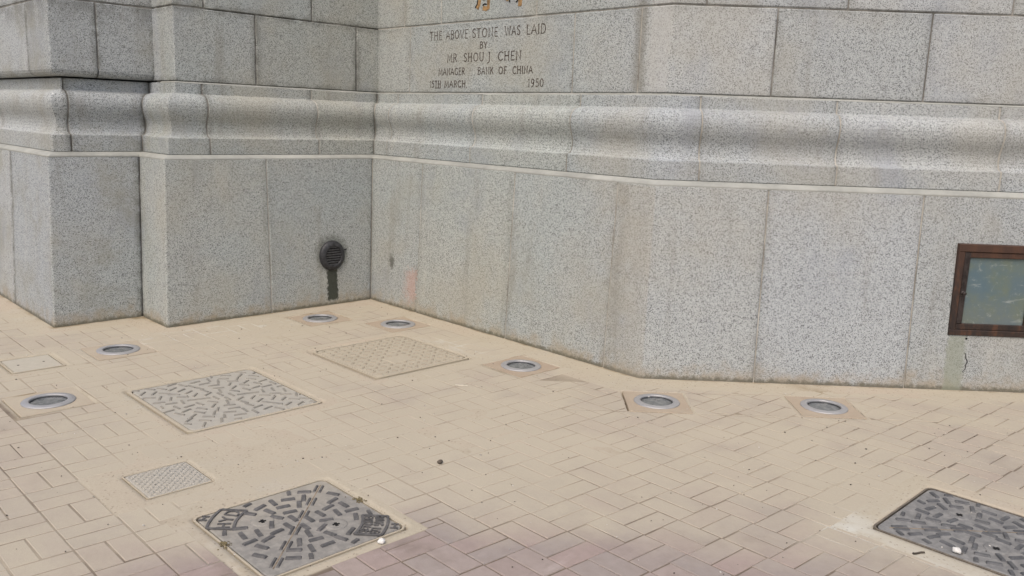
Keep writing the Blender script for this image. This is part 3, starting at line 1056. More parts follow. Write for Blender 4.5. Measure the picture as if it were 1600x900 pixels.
def cover(u, v):
    n = noise.noise(Vector((u * 1.3, v * 1.3, 0.3))) * 0.28 + noise.noise(Vector((u * 4.2, v * 4.2, 4.1))) * 0.30
    c = 0.51 + n
    c += 0.20 * G2(u, v, 2.2, 1.7, 0.75, 1.0) + 0.3 * G2(u, v, 2.6, 2.5, 0.5, 0.5) + 0.1 * G2(u, v, 3.0, 1.2, 0.5, 0.6)
    d = wall_dist(u, v)
    c += 0.6 * (1 - sst(0.07, 0.22, d))
    c += 0.35 * G2(u, v, 0.5, 1.3, 0.35, 0.7)
    bare = sst(3.42, 3.85, 0.51 * u + 0.86 * v) * sst(2.95, 3.4, u)
    c -= 0.78 * bare
    c -= 0.10 * sst(2.85, 3.1, v) * (1 - bare)
    c -= 0.06 * sst(4.3, 4.7, u) * (1 - sst(0.1, 0.5, v)) - 0.0
    for u0, u1, v0, v1, bd in OBST[:6]:
        dx = max(u0 - u, 0, u - u1)
        dy = max(v0 - v, 0, v - v1)
        dd = math.hypot(dx, dy)
        c += 0.35 * (1 - sst(0.05, 0.13, dd)) * (1 - 0.5 * bare)
    return max(0.0, min(1.15, c))


def uline(k, v):
    kk = max(k, 0)
    u = 1.592 + 0.23137 * kk + 0.02979 * v - 0.00771 * kk * v - 0.00083 * kk * kk
    if k < 0:
        u += 0.206 * k
    return u


def vline(m):
    return 3.07 - 0.2075 * m


pave = bpy.data.objects.new('pavement', None)
C.objects.link(pave)
pave['kind'] = 'structure'

J = 0.0024           # half joint
cand = []
for k in range(-17, 27):
    for m in range(-17, 27):
        va, vb = vline(m + 1), vline(m)
        vm = (va + vb) / 2
        ua, ub = uline(k, vm), uline(k + 1, vm)
        if (k + m) % 2 == 0:
            um = (ua + ub) / 2
            rects = [(ua, um, va, vb), (um, ub, va, vb)]
        else:
            rects = [(ua, ub, va, vm), (ua, ub, vm, vb)]
        for r in rects:
            cand.append((r, k, m))


def subtract(rs, ob):
    o0, o1, p0, p1 = ob[0] - ob[4], ob[1] + ob[4], ob[2] - ob[4], ob[3] + ob[4]
    out = []
    for a0, a1, b0, b1 in rs:
        if a1 <= o0 or a0 >= o1 or b1 <= p0 or b0 >= p1:
            out.append((a0, a1, b0, b1))
            continue
        if a0 < o0:
            out.append((a0, o0, b0, b1))
        if a1 > o1:
            out.append((o1, a1, b0, b1))
        if b0 < p0:
            out.append((max(a0, o0), min(a1, o1), b0, p0))
        if b1 > p1:
            out.append((max(a0, o0), min(a1, o1), p1, b1))
    return out


def inrot(u, v, pad):
    for cu, cv in ROT:
        a, b = (u - cu + v - cv) * S2, (u - cu - v + cv) * S2
        if abs(a) < HS + pad and abs(b) < HS + pad:
            return True
    return False


def cut(poly, nx, ny, c):
    """keep the part of the polygon with nx*u + ny*v >= c"""
    out = []
    for i in range(len(poly)):
        p, q = poly[i], poly[(i + 1) % len(poly)]
        dp, dq = nx * p[0] + ny * p[1] - c, nx * q[0] + ny * q[1] - c
        if dp >= 0:
            out.append(p)
        if dp * dq < 0:
            t = dp / (dp - dq)
            out.append((p[0] + (q[0] - p[0]) * t, p[1] + (q[1] - p[1]) * t))
    return out


def parea(P):
    return abs(sum(P[i][0] * P[(i + 1) % len(P)][1] - P[(i + 1) % len(P)][0] * P[i][1] for i in range(len(P)))) / 2


def clean(P):
    out = []
    for p in P:
        if not out or math.hypot(p[0] - out[-1][0], p[1] - out[-1][1]) > 0.012:
            out.append(p)
    if len(out) > 1 and math.hypot(out[0][0] - out[-1][0], out[0][1] - out[-1][1]) < 0.012:
        out.pop()
    return out


# strips of cement kept free in front of the walls: (u0, u1, v0, v1, 0)
WALLS = [(-1.0, 0.09, -1.0, 1.835, 0), (-1.0, -0.36, -1.0, 2.448, 0), (-9, -0.36, -1.0, 2.448, 0), (-1.0, 2.86, -1.0, 0.09, 0)]
pavers = []
for r, k, m in cand:
    rs = [r]
    for ob in OBST + WALLS:
        rs = subtract(rs, ob)
    for a0, a1, b0, b1 in rs:
        if a1 - a0 < 0.03 or b1 - b0 < 0.03:
            continue
        polys = [[(a0, b0), (a1, b0), (a1, b1), (a0, b1)]]
        polys = [cut(p, S2, S2, 2.869 * S2 + 0.10) if max(q[0] for q in p) > 2.6 else p for p in polys]
        for cu, cv in ROT:
            nxt = []
            for p in polys:
                if len(p) < 3:
                    continue
                mx_ = sum(q[0] for q in p) / len(p) - cu
                my_ = sum(q[1] for q in p) / len(p) - cv
                if math.hypot(mx_, my_) > 0.6:
                    nxt.append(p)
                    continue
                rest = p
                for nx, ny in ((S2, S2), (-S2, -S2), (S2, -S2), (-S2, S2)):
                    c_ = nx * cu + ny * cv + HS + 0.006
                    o_ = cut(rest, nx, ny, c_)
                    if len(o_) >= 3:
                        nxt.append(o_)
                    rest = cut(rest, -nx, -ny, -c_)
                    if len(rest) < 3:
                        break
            polys = nxt
        for p in polys:
            p = clean(p)
            if len(p) < 3 or parea(p) < 0.0011:
                continue
            cu, cv = sum(q[0] for q in p) / len(p), sum(q[1] for q in p) / len(p)
            if wall_dist(cu, cv) < 0.05:
                continue
            pavers.append((p, (b0 + b1) / 2))


def shear_u(u, v, vc):
    # the long joints of the paving run slightly skew
    sl = (uline(10, v) - uline(10, vc)) * min(max((u - 1.0) / 2.8, 0), 1.4)
    return u + sl


def inset(P, d):
    """move every edge of a counter-clockwise polygon inwards by d"""
    n = len(P)
    out = []
    for i in range(n):
        p0, p1, p2 = Vector(P[i - 1]), Vector(P[i]), Vector(P[(i + 1) % n])
        e1, e2 = (p1 - p0).normalized(), (p2 - p1).normalized()
        n1, n2 = Vector((-e1.y, e1.x)), Vector((-e2.y, e2.x))
        k = max(0.25, 1 + n1.dot(n2))
        out.append(tuple(p1 + (n1 + n2) / k * d))
    return out


def paver_geo(bm, r, tone, dl, tl):
    P, vc = r
    rz = random.uniform(-0.0006, 0.0006)
    tx, ty = random.uniform(-.0035, .0035), random.uniform(-.0035, .0035)
    j = J + random.uniform(-0.0010, 0.0008)
    cu = sum(q[0] for q in P) / len(P)
    cv = sum(q[1] for q in P) / len(P)
    base = inset(P, j)
    jit = [(random.uniform(-.0012, .0012), random.uniform(-.0012, .0012)) for _ in P]
    rings = []
    for off, z in ((0, -0.05), (0, -0.004), (0.0016, -0.0012), (0.004, 0.0)):
        ring = []
        for (u, v), (ju, jv) in zip(inset(base, off) if off else base, jit):
            uu, vv = u + ju, v + jv
            zz = z + rz + (uu - cu) * tx + (vv - cv) * ty
            vt = bm.verts.new((shear_u(uu, vv, vc), -vv, zz))
            vt[dl] = min(1.2, cover(uu, vv)) - 0.55 * bareness(uu, vv)
            vt[tl] = tone
            ring.append(vt)
        rings.append(ring)
    n = len(P)
    for A, B in zip(rings[:-1], rings[1:]):
        for i in range(n):
            jn = (i + 1) % n
            bm.faces.new((A[jn], A[i], B[i], B[jn]))
    bm.faces.new(list(reversed(rings[-1])))


def area_px(r):
    q = [to_px((u, -v, 0)) for u, v in r[0]]
    if any(p is None for p in q):
        return 0
    if not any(-2 < p[0] < 1026 and -2 < p[1] < 578 for p in q):
        return 0
    return parea([(min(max(x, 0), 1024), min(max(y, 0), 576)) for x, y in q])


pavers.sort(key=area_px, reverse=True)
random.seed(21)
for r in pavers[:298]:
    bm = bmesh.new()
    dl, tl = bm.verts.layers.float.new('dust'), bm.verts.layers.float.new('tone')
    paver_geo(bm, r, random.random(), dl, tl)
    obj('paver', bm, M_PAVER, pave)
bm = bmesh.new()
dl, tl = bm.verts.layers.float.new('dust'), bm.verts.layers.float.new('tone')
for r in pavers[298:]:
    paver_geo(bm, r, random.random(), dl, tl)
o = obj('pavers', bm, M_PAVER, pave)
o['kind'] = 'stuff'

# sand that fills the joints and drifts over the pavers: one height-field sheet
STEP = 0.0185
U0, U1, V0, V1 = -2.0, 6.6, -3.6, 5.0
nu, nv = int((U1 - U0) / STEP), int((V1 - V0) / STEP)


def inside_ob(u, v):
    for k in COV:
        u0, u1, v0, v1 = COV[k]
        if u0 - .004 < u < u1 + .004 and v0 - .004 < v < v1 + .004:
            return True
    for lu, lv, r in LIGHTS:
        if not r and abs(u - lu) < HS - .001 and abs(v - lv) < HS - .001:
            return True
    return inrot(u, v, -0.001)


bm = bmesh.new()
lc, lp, ld = (bm.verts.layers.float.new(n) for n in ('cover', 'cement', 'damp'))
grid = {}
for i in range(nu + 1):
    for jx in range(nv + 1):
        u, v = U0 + i * STEP, V0 + jx * STEP
        d = wall_dist(u, v)
        if d < -0.06:
            continue
        # only near the view is the sheet fine; skip the far outside
        c = cover(u, v)
        if inside_ob(u, v):
            z = -0.03
        else:
            for ob in OBST:
                if ob[0] - ob[4] - .012 < u < ob[1] + ob[4] + .012 and ob[2] - ob[4] - .012 < v < ob[3] + ob[4] + .012:
                    c = max(c, 0.97)
            if d < 0.15 or inrot(u, v, 0.02) or (d < 0.30 and 2.45 < u < 3.05 and v > 0.0):
                c = max(c, 0.97)
            z = -0.0036 + 0.0039 * max(0, min(1, c)) + 0.0004 * noise.noise(Vector((u * 14, v * 14, 0)))
            if d < 0.12:
                z += (0.12 - d) * 0.05
        vt = bm.verts.new((u, -v, z))
        vt[lc] = c
        cem = G2(u, v, 0.26, 1.62, 0.13, 0.62) + 0.8 * G2(u, v, 1.65, 0.36, 0.42, 0.10) + 0.8 * G2(u, v, 4.62, 0.95, 0.12, 0.2) + 0.5 * G2(u, v, 4.95, 0.98, 0.4, 0.09) + 0.4 * G2(u, v, 3.3, 2.92, 0.4, 0.08)
        vt[lp] = min(1, cem)
        dm = 0.35 * G2(u, v, 3.52, 0.06, 0.20, 0.09) + 0.8 * G2(u, v, 3.72, -0.66, 0.14, 0.06) + 0.9 * G2(u, v, -0.42, 1.78, 0.06, 0.06) + 0.35 * G2(u, v, 3.25, 2.9, 0.4, 0.1)
        if d < 0.024:
            dm += max(0, 0.55 + 1.6 * noise.noise(Vector((u * 6, v * 6, 2.2)))) * (1 - max(d, 0) / 0.03)
        for lu, lv, r in LIGHTS:
            e = max(abs(u - lu), abs(v - lv))
            if not r:
                dm += 0.7 * math.exp(-((e - HS - .008) / .02) ** 2) * max(0, noise.noise(Vector((u * 5, v * 5, lu))) + .15) * 2
        vt[ld] = min(1, dm)
        grid[(i, jx)] = vt
for i in range(nu):
    for jx in range(nv):
        q = [grid.get(t) for t in ((i, jx), (i, jx + 1), (i + 1, jx + 1), (i + 1, jx))]
        if all(q):
            bm.faces.new(q)
sand = obj('sand', bm, M_SAND, None, True)
sand['kind'] = 'stuff'
sand['label'] = 'pale beige sand and cement dust in the joints and over the pavers'

# plain ground out to the horizon
bm = bmesh.new()
vv = [bm.verts.new(p) for p in ((-90, -90, -0.045), (90, -90, -0.045), (90, 90, -0.045), (-90, 90, -0.045))]
bm.faces.new(vv)
M_GROUND = simple('ground_paving', (0.355, 0.318, 0.25), 0.9, 0, 0.10, 3.0)
go = obj('ground', bm, M_GROUND)
go['kind'] = 'structure'

# ---------------------------------------------------------------- ground lights with their slabs
LBL = ['round steel-rimmed ground light nearest the left edge, beside two small pavers rows',
       'round steel-rimmed ground light in front of the left pilaster corner',
       'round steel-rimmed ground light in front of the black wall vent',
       'round steel-rimmed ground light just behind the studded square cover in the corner',
       'round steel-rimmed ground light on a reddish slab beside the long middle wall',
       'round steel-rimmed ground light at the foot of the outer wall corner, grey glass',
       'rightmost round ground light, steel rim, on a brown slab nearest the low window']
LBL[0] = 'leftmost round ground light, steel rim, left of the sandy patterned cover'


def slab(u, v, rot):
    n = 32
    bm = bmesh.new()
    R = Matrix.Translation((u, -v, 0)) @ Matrix.Rotation(math.radians(rot), 4, 'Z')
    h = HS - 0.002
    rows = []
    for rr, z in ((0.118, -0.05), (0.118, 0.0012)):
        rows.append([bm.verts.new(R @ Vector((rr * math.cos(2 * math.pi * i / n), rr * math.sin(2 * math.pi * i / n), z))) for i in range(n)])
    sq = []
    for i in range(n):
        a = 2 * math.pi * i / n
        k = h / max(abs(math.cos(a)), abs(math.sin(a)))
        sq.append((k * math.cos(a), k * math.sin(a)))
    rows.append([bm.verts.new(R @ Vector((x * 0.985, y * 0.985, 0.0012))) for x, y in sq])
    rows.append([bm.verts.new(R @ Vector((x, y, -0.003))) for x, y in sq])
    rows.append([bm.verts.new(R @ Vector((x, y, -0.05))) for x, y in sq])
    for A, B in zip(rows[:-1], rows[1:]):
        for i in range(n):
            j = (i + 1) % n
            bm.faces.new((A[i], B[i], B[j], A[j]))
    return obj('slab', bm, M_SLAB_S if v > 1.5 else M_SLAB, pave)


def ground_light(label):
    t = thing('ground_light', label, 'ground light', (0, 0, 0), 0, 'round lights sunk in the pavement along the wall')
    bm = bmesh.new()
    lathe(bm, [(0.116, -0.03), (0.130, 0.0005), (0.1305, 0.003), (0.127, 0.0062), (0.098, 0.0095), (0.0935, 0.0090), (0.092, 0.006), (0.0915, -0.02)], 56, None, caps=False)
    obj('rim', bm, M_RING, t, True)
    bm = bmesh.new()
    lathe(bm, [(0.0905, -0.02), (0.0905, -0.004), (0.088, -0.0035), (0.05, -0.0022), (0.02, -0.0018)], 40, None)
    obj('lens', bm, M_LENS, t, True)
    bm = bmesh.new()
    lathe(bm, [(0.0913, -0.012), (0.0913, 0.001), (0.0885, 0.002), (0.0870, -0.0028)], 40, None, caps=False)
    obj('gasket', bm, M_WELL, t)
    return t


proto = ground_light(LBL[0])
for i, (u, v, rot) in enumerate(LIGHTS):
    if i == 0:
        t = proto
    else:
        t = proto.copy()
        C.objects.link(t)
        for ch in list(proto.children):
            c = ch.copy()
            C.objects.link(c)
            c.parent = t
        t['label'] = LBL[i]
    t.location = (u, -v, 0.0012)
    t.rotation_euler = (random.uniform(-.006, .006), random.uniform(-.006, .006), random.uniform(0, 6.28))
    slab(u, v, rot)

# ---------------------------------------------------------------- manhole covers
def cover_base(t, w, h, m_frame, m_plate, frame_w=0.024, gap=0.006, zt=0.002, r=0.03):
    """square frame with a rounded-corner plate set in it; local x = u, y = -v"""
    bm = bmesh.new()
    def ring(hw, hh, rad, z):
        vs_ = []
        for cx, cy, a0 in ((hw - rad, hh - rad, 0), (-hw + rad, hh - rad, 90), (-hw + rad, -hh + rad, 180), (hw - rad, -hh + rad, 270)):
            for k in range(6):
                a = math.radians(a0 + k * 18)
                vs_.append(bm.verts.new((cx + rad * math.cos(a), cy + rad * math.sin(a), z)))
        return vs_
    W, H = w / 2, h / 2
    rr = [ring(W, H, r + .004, -0.04), ring(W, H, r + .004, zt - 0.001), ring(W - .001, H - .001, r + .003, zt), ring(W - frame_w + .001, H - frame_w + .001, r, zt), ring(W - frame_w, H - frame_w, r, zt - .001), ring(W - frame_w, H - frame_w, r, -0.04)]
    for A, B in zip(rr[:-1], rr[1:]):
        for i in range(24):
            j = (i + 1) % 24
            bm.faces.new((A[i], A[j], B[j], B[i]))
    obj('frame', bm, m_frame, t)
    bm = bmesh.new()
    f = frame_w + gap
    rr = [ring(W - f, H - f, r, -0.038), ring(W - f, H - f, r, zt - .003), ring(W - f - .003, H - f - .003, r, zt - .0005)]
    for A, B in zip(rr[:-1], rr[1:]):
        for i in range(24):
            j = (i + 1) % 24
            bm.faces.new((A[i], A[j], B[j], B[i]))
    bm.faces.new(rr[-1])
    bm.faces.new(list(reversed(rr[0])))
    return obj('plate', bm, m_plate, t)


def bar_mesh(L, Wd, H, mat):
    bm = bmesh.new()
    x, y, t = L / 2, Wd / 2, 0.0035
    lo = [(-x, -y, -0.001), (x, -y, -0.001), (x, y, -0.001), (-x, y, -0.001)]
    hi = [(-x + t, -y + t, H), (x - t, -y + t, H), (x - t, y - t, H), (-x + t, y - t, H)]
    a = [bm.verts.new(p) for p in lo]
    b = [bm.verts.new(p) for p in hi]
    for i in range(4):
        j = (i + 1) % 4
        bm.faces.new((a[i], a[j], b[j], b[i]))
    bm.faces.new(b)
    me = bpy.data.meshes.new('tread_bar')
    bm.normal_update()
    bm.to_mesh(me)
    bm.free()
    me.materials.append(mat)
    return me


def bars(t, w, h, mat, zt, seam=None, avoid=(), pitch=0.057, L=0.058, Wd=0.0205, H=0.0062, along=0.061):
    rnd = random.Random(5)
    me = bar_mesh(L, Wd, H, mat)
    R = 0.0
    i = 0
    mx, my = w / 2 - 0.036, h / 2 - 0.036
    rings = [(0.045, 4)] + [(0.045 + pitch * q, None) for q in range(1, 11)]
    for q, (rad, n) in enumerate(rings):
        n = n or max(6, int(round(2 * math.pi * rad / along / 2)) * 2)
        for k in range(n):
            a = 2 * math.pi * (k + 0.5 * (q % 2)) / n + 0.13 * q
            x, y = rad * math.cos(a), rad * math.sin(a)
            if abs(x) > mx or abs(y) > my:
                continue
            if any(math.hypot(x - ax, y - ay) < ar for ax, ay, ar in avoid):
                continue
            if seam is not None and abs(x * seam[0] + y * seam[1]) < 0.030:
                continue
            o = bpy.data.objects.new('tread_bar', me)
            C.objects.link(o)
            o.parent = t
            if max(abs(x) - mx, abs(y) - my) > -0.012:
                o.scale = (0.62, 0.9, 1)
            rot = a + (math.pi / 2 if (k + q) % 2 else 0.0) + rnd.uniform(-.07, .07)
            # keep the bar's ends on the plate
            o.location = (x, y, zt)
            o.rotation_euler = (0, 0, rot)


def seam_cover(key, label, m_plate, m_bar, m_frame, seam_dir, plates=False, holes=True):
    u0, u1, v0, v1 = COV[key]
    w_, h_ = u1 - u0, v1 - v0
    t = thing('manhole_cover', label, 'manhole cover', ((u0 + u1) / 2, -(v0 + v1) / 2, 0), 0, 'iron access covers set in the pavement')
    zt = 0.002
    cover_base(t, w_, h_, m_frame, m_plate, 0.008, 0.006, zt)
    sx, sy = seam_dir                     # unit vector along the seam
    nx, ny = -sy, sx
    avoid = [(nx * 0.142, ny * 0.142, 0.052), (-nx * 0.142, -ny * 0.142, 0.052)]
    if plates:
        avoid += [(nx * 0.30, ny * 0.30, 0.105), (-nx * 0.30, -ny * 0.30, 0.105)]
    bars(t, w_, h_, m_bar, zt - 0.0005, (nx, ny), avoid)
    # seam: paired segments along the diagonal, with a sandy slot between
    half = math.hypot(w_, h_) / 2 - 0.075
    ang = math.atan2(sy, sx)
    me = bar_mesh(0.066, 0.0135, 0.0055, m_bar)
    for s in (-2.5, -1.5, -.55, .55, 1.5, 2.5):
        for e in (-1, 1):
            d = s * 0.122
            if abs(d) + 0.04 > half:
                continue
            o = bpy.data.objects.new('seam_bar', me)
            C.objects.link(o)
            o.parent = t
            o.location = (sx * d + nx * 0.012 * e, sy * d + ny * 0.012 * e, zt - .0005)
            o.rotation_euler = (0, 0, ang)
    bm = bmesh.new()
    box(bm, -half, half, -0.0022, 0.0022, zt - 0.004, zt + 0.0006, Matrix.Rotation(ang, 4, 'Z'))
    obj('seam_slot', bm, M_RUST, t)
    # lifting keyholes: shallow dished boss with a dark slot
    for e in (-1, 1):
        Mh = Matrix.Translation((nx * 0.142 * e, ny * 0.142 * e, zt - .0006))
        bm = bmesh.new()
        lathe(bm, [(0.046, -.001), (0.043, 0.0022), (0.034, 0.0026), (0.016, 0.0006)], 24, Mh)
        k_ = obj('keyhole', bm, m_plate, t, True)
        bm = bmesh.new()
        box(bm, -0.015, 0.015, -0.006, 0.006, 0.0005, 0.0012, Mh @ Matrix.Rotation(ang + .5, 4, 'Z'))
        box(bm, -0.0055, 0.0055, -0.014, 0.014, 0.0006, 0.0014, Mh @ Matrix.Rotation(ang + .5, 4, 'Z'))
        obj('slot', bm, M_VOID, k_)
    if plates:
        for e, rows, nm in ((1, [("HYD", 0.262, 0.050, 0.62)], 'a'), (-1, [("KING LEE", 0.297, 0.032, 0.60), ("EN124:82", 0.255, 0.032, 0.66)], 'b')):
            base = math.atan2(ny * e, nx * e)
            bm = bmesh.new()
            Mi = Matrix.Translation((0, 0, zt - .0005))
            half_a = 0.33
            r0, r1 = 0.240, 0.338
            arc = lambda r_, a0, a1, n=12: [(r_ * math.cos(base + a0 + (a1 - a0) * i / n), r_ * math.sin(base + a0 + (a1 - a0) * i / n)) for i in range(n + 1)]
            stroke(bm, Mi, arc(r0, -half_a, half_a), 0.010, 0.006)
            stroke(bm, Mi, arc(r1, -half_a * .72, half_a * .72), 0.010, 0.006)
            for sg in (-1, 1):
                a0, a1 = base + sg * half_a, base + sg * half_a * .72
                stroke(bm, Mi, [(r0 * math.cos(a0), r0 * math.sin(a0)), (r1 * math.cos(a1), r1 * math.sin(a1))], 0.010, 0.0058)
            pl = obj('name_plate', bm, m_bar, t)
            bm = bmesh.new()
            for s, rb, hh, span in rows:
                def curve(p, rb=rb):
                    a = base - p[0] / rb
                    return ((p[1]) * math.cos(a), (p[1]) * math.sin(a))
                half_w = rb * span * 0.42
                text(bm, Mi, s, -half_w, half_w, rb - 0.008, hh, 0.0068, 0.005, space=0.22, curve=curve)
            text(bm, Mi, 'H', -0.020, 0.020, 0.352, 0.030, 0.0075, 0.005, curve=lambda p: (p[1] * math.cos(base - p[0] / 0.36), p[1] * math.sin(base - p[0] / 0.36)))
            obj('lettering', bm, m_bar, pl)['kind'] = 'stuff'
    return t


M_RUST = simple('rusty_slot', (0.20, 0.16, 0.115), 0.9, 0, 0.4, 30)
M_IRON_B = iron_mat('cast_iron_bar', (0.072, 0.071, 0.071), (0.125, 0.121, 0.118), -0.32, 2)
M_IRON_P = iron_mat('cast_iron_plate', (0.195, 0.187, 0.172), (0.275, 0.262, 0.235), 0.14, 2)
M_IRON_F = iron_mat('cast_iron_frame', (0.10, 0.085, 0.068), (0.17, 0.145, 0.11), 0.12, 4)
M_IRON_B4 = iron_mat('dark_iron_bar', (0.068, 0.070, 0.074), (0.115, 0.117, 0.12), -0.38, 6)
M_IRON_P4 = iron_mat('dark_iron_plate', (0.15, 0.15, 0.148), (0.235, 0.232, 0.222), -0.08, 6)
M_IRON_B2 = iron_mat('dusty_iron_bar', (0.175, 0.168, 0.15), (0.225, 0.212, 0.18), 0.10, 12)
M_IRON_P2 = iron_mat('dusty_iron_plate', (0.30, 0.292, 0.265), (0.35, 0.338, 0.30), 0.24, 12)
M_DUSTY = iron_mat('sandy_frame', (0.30, 0.25, 0.18), (0.36, 0.30, 0.21), 0.75, 8)
M_STUD = iron_mat('sandy_stud', (0.235, 0.205, 0.155), (0.30, 0.26, 0.195), 0.25, 14)
M_STUDP = iron_mat('sandy_plate', (0.325, 0.29, 0.225), (0.365, 0.325, 0.255), 0.42, 14)

seam_cover('c1', 'dark cast iron manhole cover with two lettered plates and a diagonal seam, front left', M_IRON_P, M_IRON_B, M_DUSTY, (-S2, S2), True)
seam_cover('c4', 'blackish cast iron manhole cover with raised bars, cut by the right edge', M_IRON_P4, M_IRON_B4, M_IRON_F, (S2, S2), False)

u0, u1, v0, v1 = COV['c2']
t = thing('manhole_cover', 'sand-filled rectangular iron cover with grey raised bars, in the middle of the left pavement', 'manhole cover', ((u0 + u1) / 2, -(v0 + v1) / 2, 0), 0, 'iron access covers set in the pavement')
cover_base(t, u1 - u0, v1 - v0, M_DUSTY, M_IRON_P2, 0.018, 0.007, 0.002, 0.035)
bars(t, u1 - u0, v1 - v0, M_IRON_B2, 0.0012, None, (), 0.057, 0.066, 0.016, 0.0055, 0.080)

u0, u1, v0, v1 = COV['c3']
t = thing('manhole_cover', 'square cover of small studs coated in sand, in front of the inner wall corner', 'manhole cover', ((u0 + u1) / 2, -(v0 + v1) / 2, 0), 0, 'iron access covers set in the pavement')
W3, H3 = u1 - u0, v1 - v0
cover_base(t, W3, H3, M_DUSTY, M_STUDP, 0.018, 0.008, 0.003, 0.03)
bm = bmesh.new()
n = 12
for i in range(n):
    for j in range(n):
        x = (i - (n - 1) / 2) * (W3 - 0.12) / (n - 1)
        y = (j - (n - 1) / 2) * (H3 - 0.12) / (n - 1)
        if 0.04 < x < 0.20 and abs(y + 0.02) < 0.10:
            continue
        a = math.radians(45 if (i + j) % 2 else -45)
        M = Matrix.Translation((x, y, 0.0022)) @ Matrix.Rotation(a, 4, 'Z')
        box(bm, -0.017, 0.017, -0.0085, 0.0085, -0.001, 0.0052, M, 0.003)
o = obj('studs', bm, M_STUD, t)
o['kind'] = 'stuff'
bm = bmesh.new()
box(bm, 0.055, 0.185, -0.105, 0.065, 0.001, 0.0050, None, 0.002)
obj('label_plate', bm, M_STUDP, t)

u0, u1, v0, v1 = COV['c5']
t = thing('access_cover', 'small grey ribbed square plate set flush in the sandy patch', 'access cover', ((u0 + u1) / 2, -(v0 + v1) / 2, 0), 0)
W5, H5 = u1 - u0, v1 - v0
M_ZINC = iron_mat('zinc_plate', (0.29, 0.288, 0.275), (0.34, 0.338, 0.32), 0.46, 17)
M_ZINC_R = iron_mat('zinc_rib', (0.27, 0.27, 0.258), (0.32, 0.317, 0.298), 0.45, 17)
cover_base(t, W5, H5, M_DUSTY, M_ZINC, 0.007, 0.003, 0.0015, 0.008)
bm = bmesh.new()
nn = 15
for i in range(nn):
    for j in range(nn):
        x = (i - (nn - 1) / 2) * (W5 - 0.05) / (nn - 1)
        y = (j - (nn - 1) / 2) * (H5 - 0.05) / (nn - 1)
        M = Matrix.Translation((x, y, 0.0014)) @ Matrix.Rotation(math.radians(30 if (i + j) % 2 else 120), 4, 'Z')
        box(bm, -0.0075, 0.0075, -0.0022, 0.0022, -0.001, 0.0022, M, 0.001)
o = obj('ribs', bm, M_ZINC_R, t)
o['kind'] = 'stuff'

u0, u1, v0, v1 = COV['c6']
t = thing('access_cover', 'plain pale concrete square lid with two small lifting holes, at the left edge', 'access cover', ((u0 + u1) / 2, -(v0 + v1) / 2, 0), 0)
M_CONC = iron_mat('pale_concrete', (0.37, 0.345, 0.285), (0.41, 0.385, 0.32), 0.1, 20)
cover_base(t, u1 - u0, v1 - v0, M_DUSTY, M_CONC, 0.012, 0.005, 0.0025, 0.006)
for y in (-0.075, 0.065):
    bm = bmesh.new()
    lathe(bm, [(0.0075, 0.0015), (0.007, 0.0026)], 12, Matrix.Translation((0.0, y, 0)))
    obj('lifting_hole', bm, M_VOID, t)


# ---------------------------------------------------------------- loose bits on the ground
def blob(r, sx=1, sy=1, sz=0.7, seed=0):
    bm = bmesh.new()
    bmesh.ops.create_icosphere(bm, subdivisions=2, radius=r)
    for vt in bm.verts:
        k = 1 + 0.35 * noise.noise(vt.co * (1.3 / r) + Vector((seed, 0, 0)))
        vt.co = Vector((vt.co.x * sx * k, vt.co.y * sy * k, vt.co.z * sz * k))
    return bm


M_WHITE = simple('white_stone', (0.62, 0.61, 0.58), 0.8)
M_DARKP = simple('dark_stone', (0.09, 0.075, 0.06), 0.9)
M_TWIG = simple('dry_twig', (0.06, 0.05, 0.04), 0.9)
M_STRAW = simple('pale_straw', (0.60, 0.56, 0.46), 0.8)
M_MOSS = simple('moss', (0.13, 0.105, 0.055), 0.95, 0, 0.4, 120)


def put(name, bm, mat, u, v, z, label, cat, rz=0):
    o = obj(name, bm, mat, None, True)
    o.location = (u, -v, z)
    o.rotation_euler = (0, 0, rz)
    return tag(o, label, cat)


put('pebble', blob(0.014, 1.1, 1, .8, 1), M_WHITE, 3.555, 2.425, 0.009, 'white pebble beside the lower edge of the lettered manhole cover', 'pebble')
put('pebble', blob(0.013, 1, 1, .8, 2), M_DARKP, 3.114, 1.786, 0.008, 'dark brown pebble alone on the sandy middle of the pavement', 'pebble')
put('pebble', blob(0.015, 1.2, 1, .7, 3), M_WHITE, 5.012, 0.825, 0.012, 'white pebble lying on the blackish right-hand manhole cover', 'pebble')


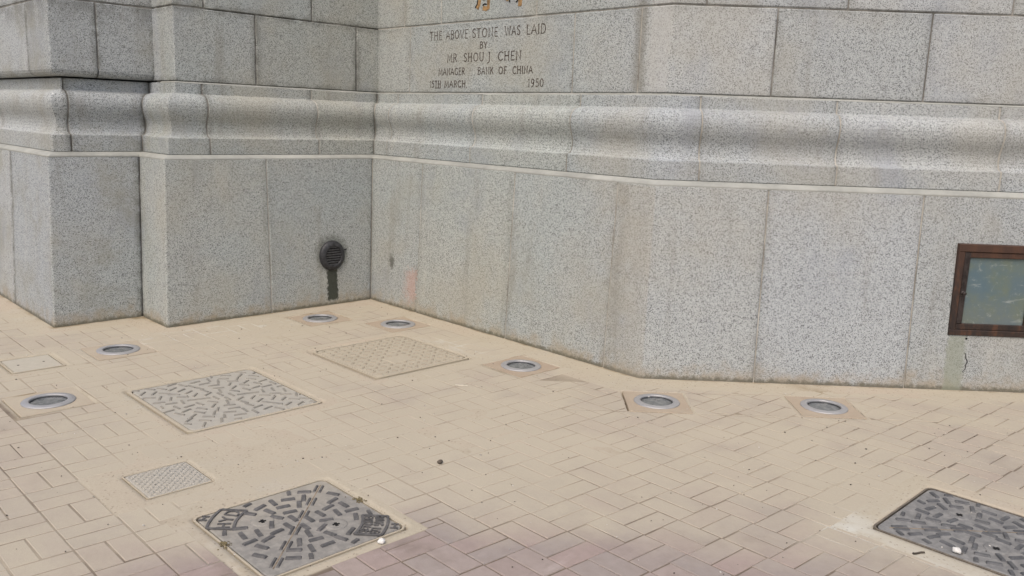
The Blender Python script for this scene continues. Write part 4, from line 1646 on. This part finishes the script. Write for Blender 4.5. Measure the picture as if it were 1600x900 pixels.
def twig(L, r, seed):
    bm = bmesh.new()
    rr = random.Random(seed)
    prev = None
    for i in range(7):
        t_ = i / 6 - 0.5
        c = Vector((t_ * L, 0.06 * L * math.sin(t_ * 5), r * 0.9))
        ring = [bm.verts.new(c + Vector((0, r * math.cos(a), r * math.sin(a)))) for a in (0, 1.257, 2.513, 3.77, 5.027)]
        if prev:
            for k in range(5):
                bm.faces.new((prev[k], prev[(k + 1) % 5], ring[(k + 1) % 5], ring[k]))
        else:
            bm.faces.new(ring)
        prev = ring
    bm.faces.new(list(reversed(prev)))
    return bm


put('twig', twig(0.075, 0.003, 1), M_STRAW, 2.300, 0.955, 0.001, 'pale straw lying on the sand beyond the studded square cover', 'twig', 0.6)
put('twig', twig(0.05, 0.004, 2), M_TWIG, 4.918, 0.945, 0.001, 'short black twig in front of the blackish manhole cover', 'twig', 0.95)

bm = bmesh.new()
rg = random.Random(3)
for i in range(620):
    u, v = rg.uniform(0, 5.4), rg.uniform(-1.0, 3.6)
    if wall_dist(u, v) < 0.02:
        continue
    r = rg.choice((0.0016, 0.002, 0.0026, 0.0036)) * rg.uniform(.7, 1.2)
    M = Matrix.Translation((u, -v, 0.0022)) @ Matrix.Rotation(rg.uniform(0, 6.28), 4, 'Z') @ Matrix.Diagonal((rg.uniform(.8, 2.0), 1, .8, 1))
    bmesh.ops.create_icosphere(bm, subdivisions=1, radius=r, matrix=M)
N_ = NT('grit')
X_ = N_.xyz(N_.vor(30).outputs['Color'])
M_GRIT = N_.out(N_.ramp(X_[0], [(0, (0.05, 0.042, 0.034)), (0.65, (0.10, 0.08, 0.06)), (0.70, (0.5, 0.48, 0.44)), (1, (0.58, 0.56, 0.52))], 'CONSTANT'), 0.9)
o = obj('grit', bm, M_GRIT)
o['kind'] = 'stuff'
o['label'] = 'tiny stones and crumbs scattered over the pavement'

bm = bmesh.new()
rg = random.Random(9)
for cu, cv, n in ((3.20, 2.862, 60), (3.20, 2.282, 55)):
    for i in range(n):
        a, rr = rg.uniform(0, 6.28), abs(rg.gauss(0, 0.018))
        M = Matrix.Translation((cu + rr * math.cos(a), -cv - rr * math.sin(a) * .8, 0.003)) @ Matrix.Diagonal((1, 1, .4, 1))
        bmesh.ops.create_icosphere(bm, subdivisions=1, radius=rg.uniform(.002, .005), matrix=M)
o = obj('moss', bm, M_MOSS)
o['kind'] = 'stuff'
o['label'] = 'small tufts of olive moss on the edge of the lettered cover'
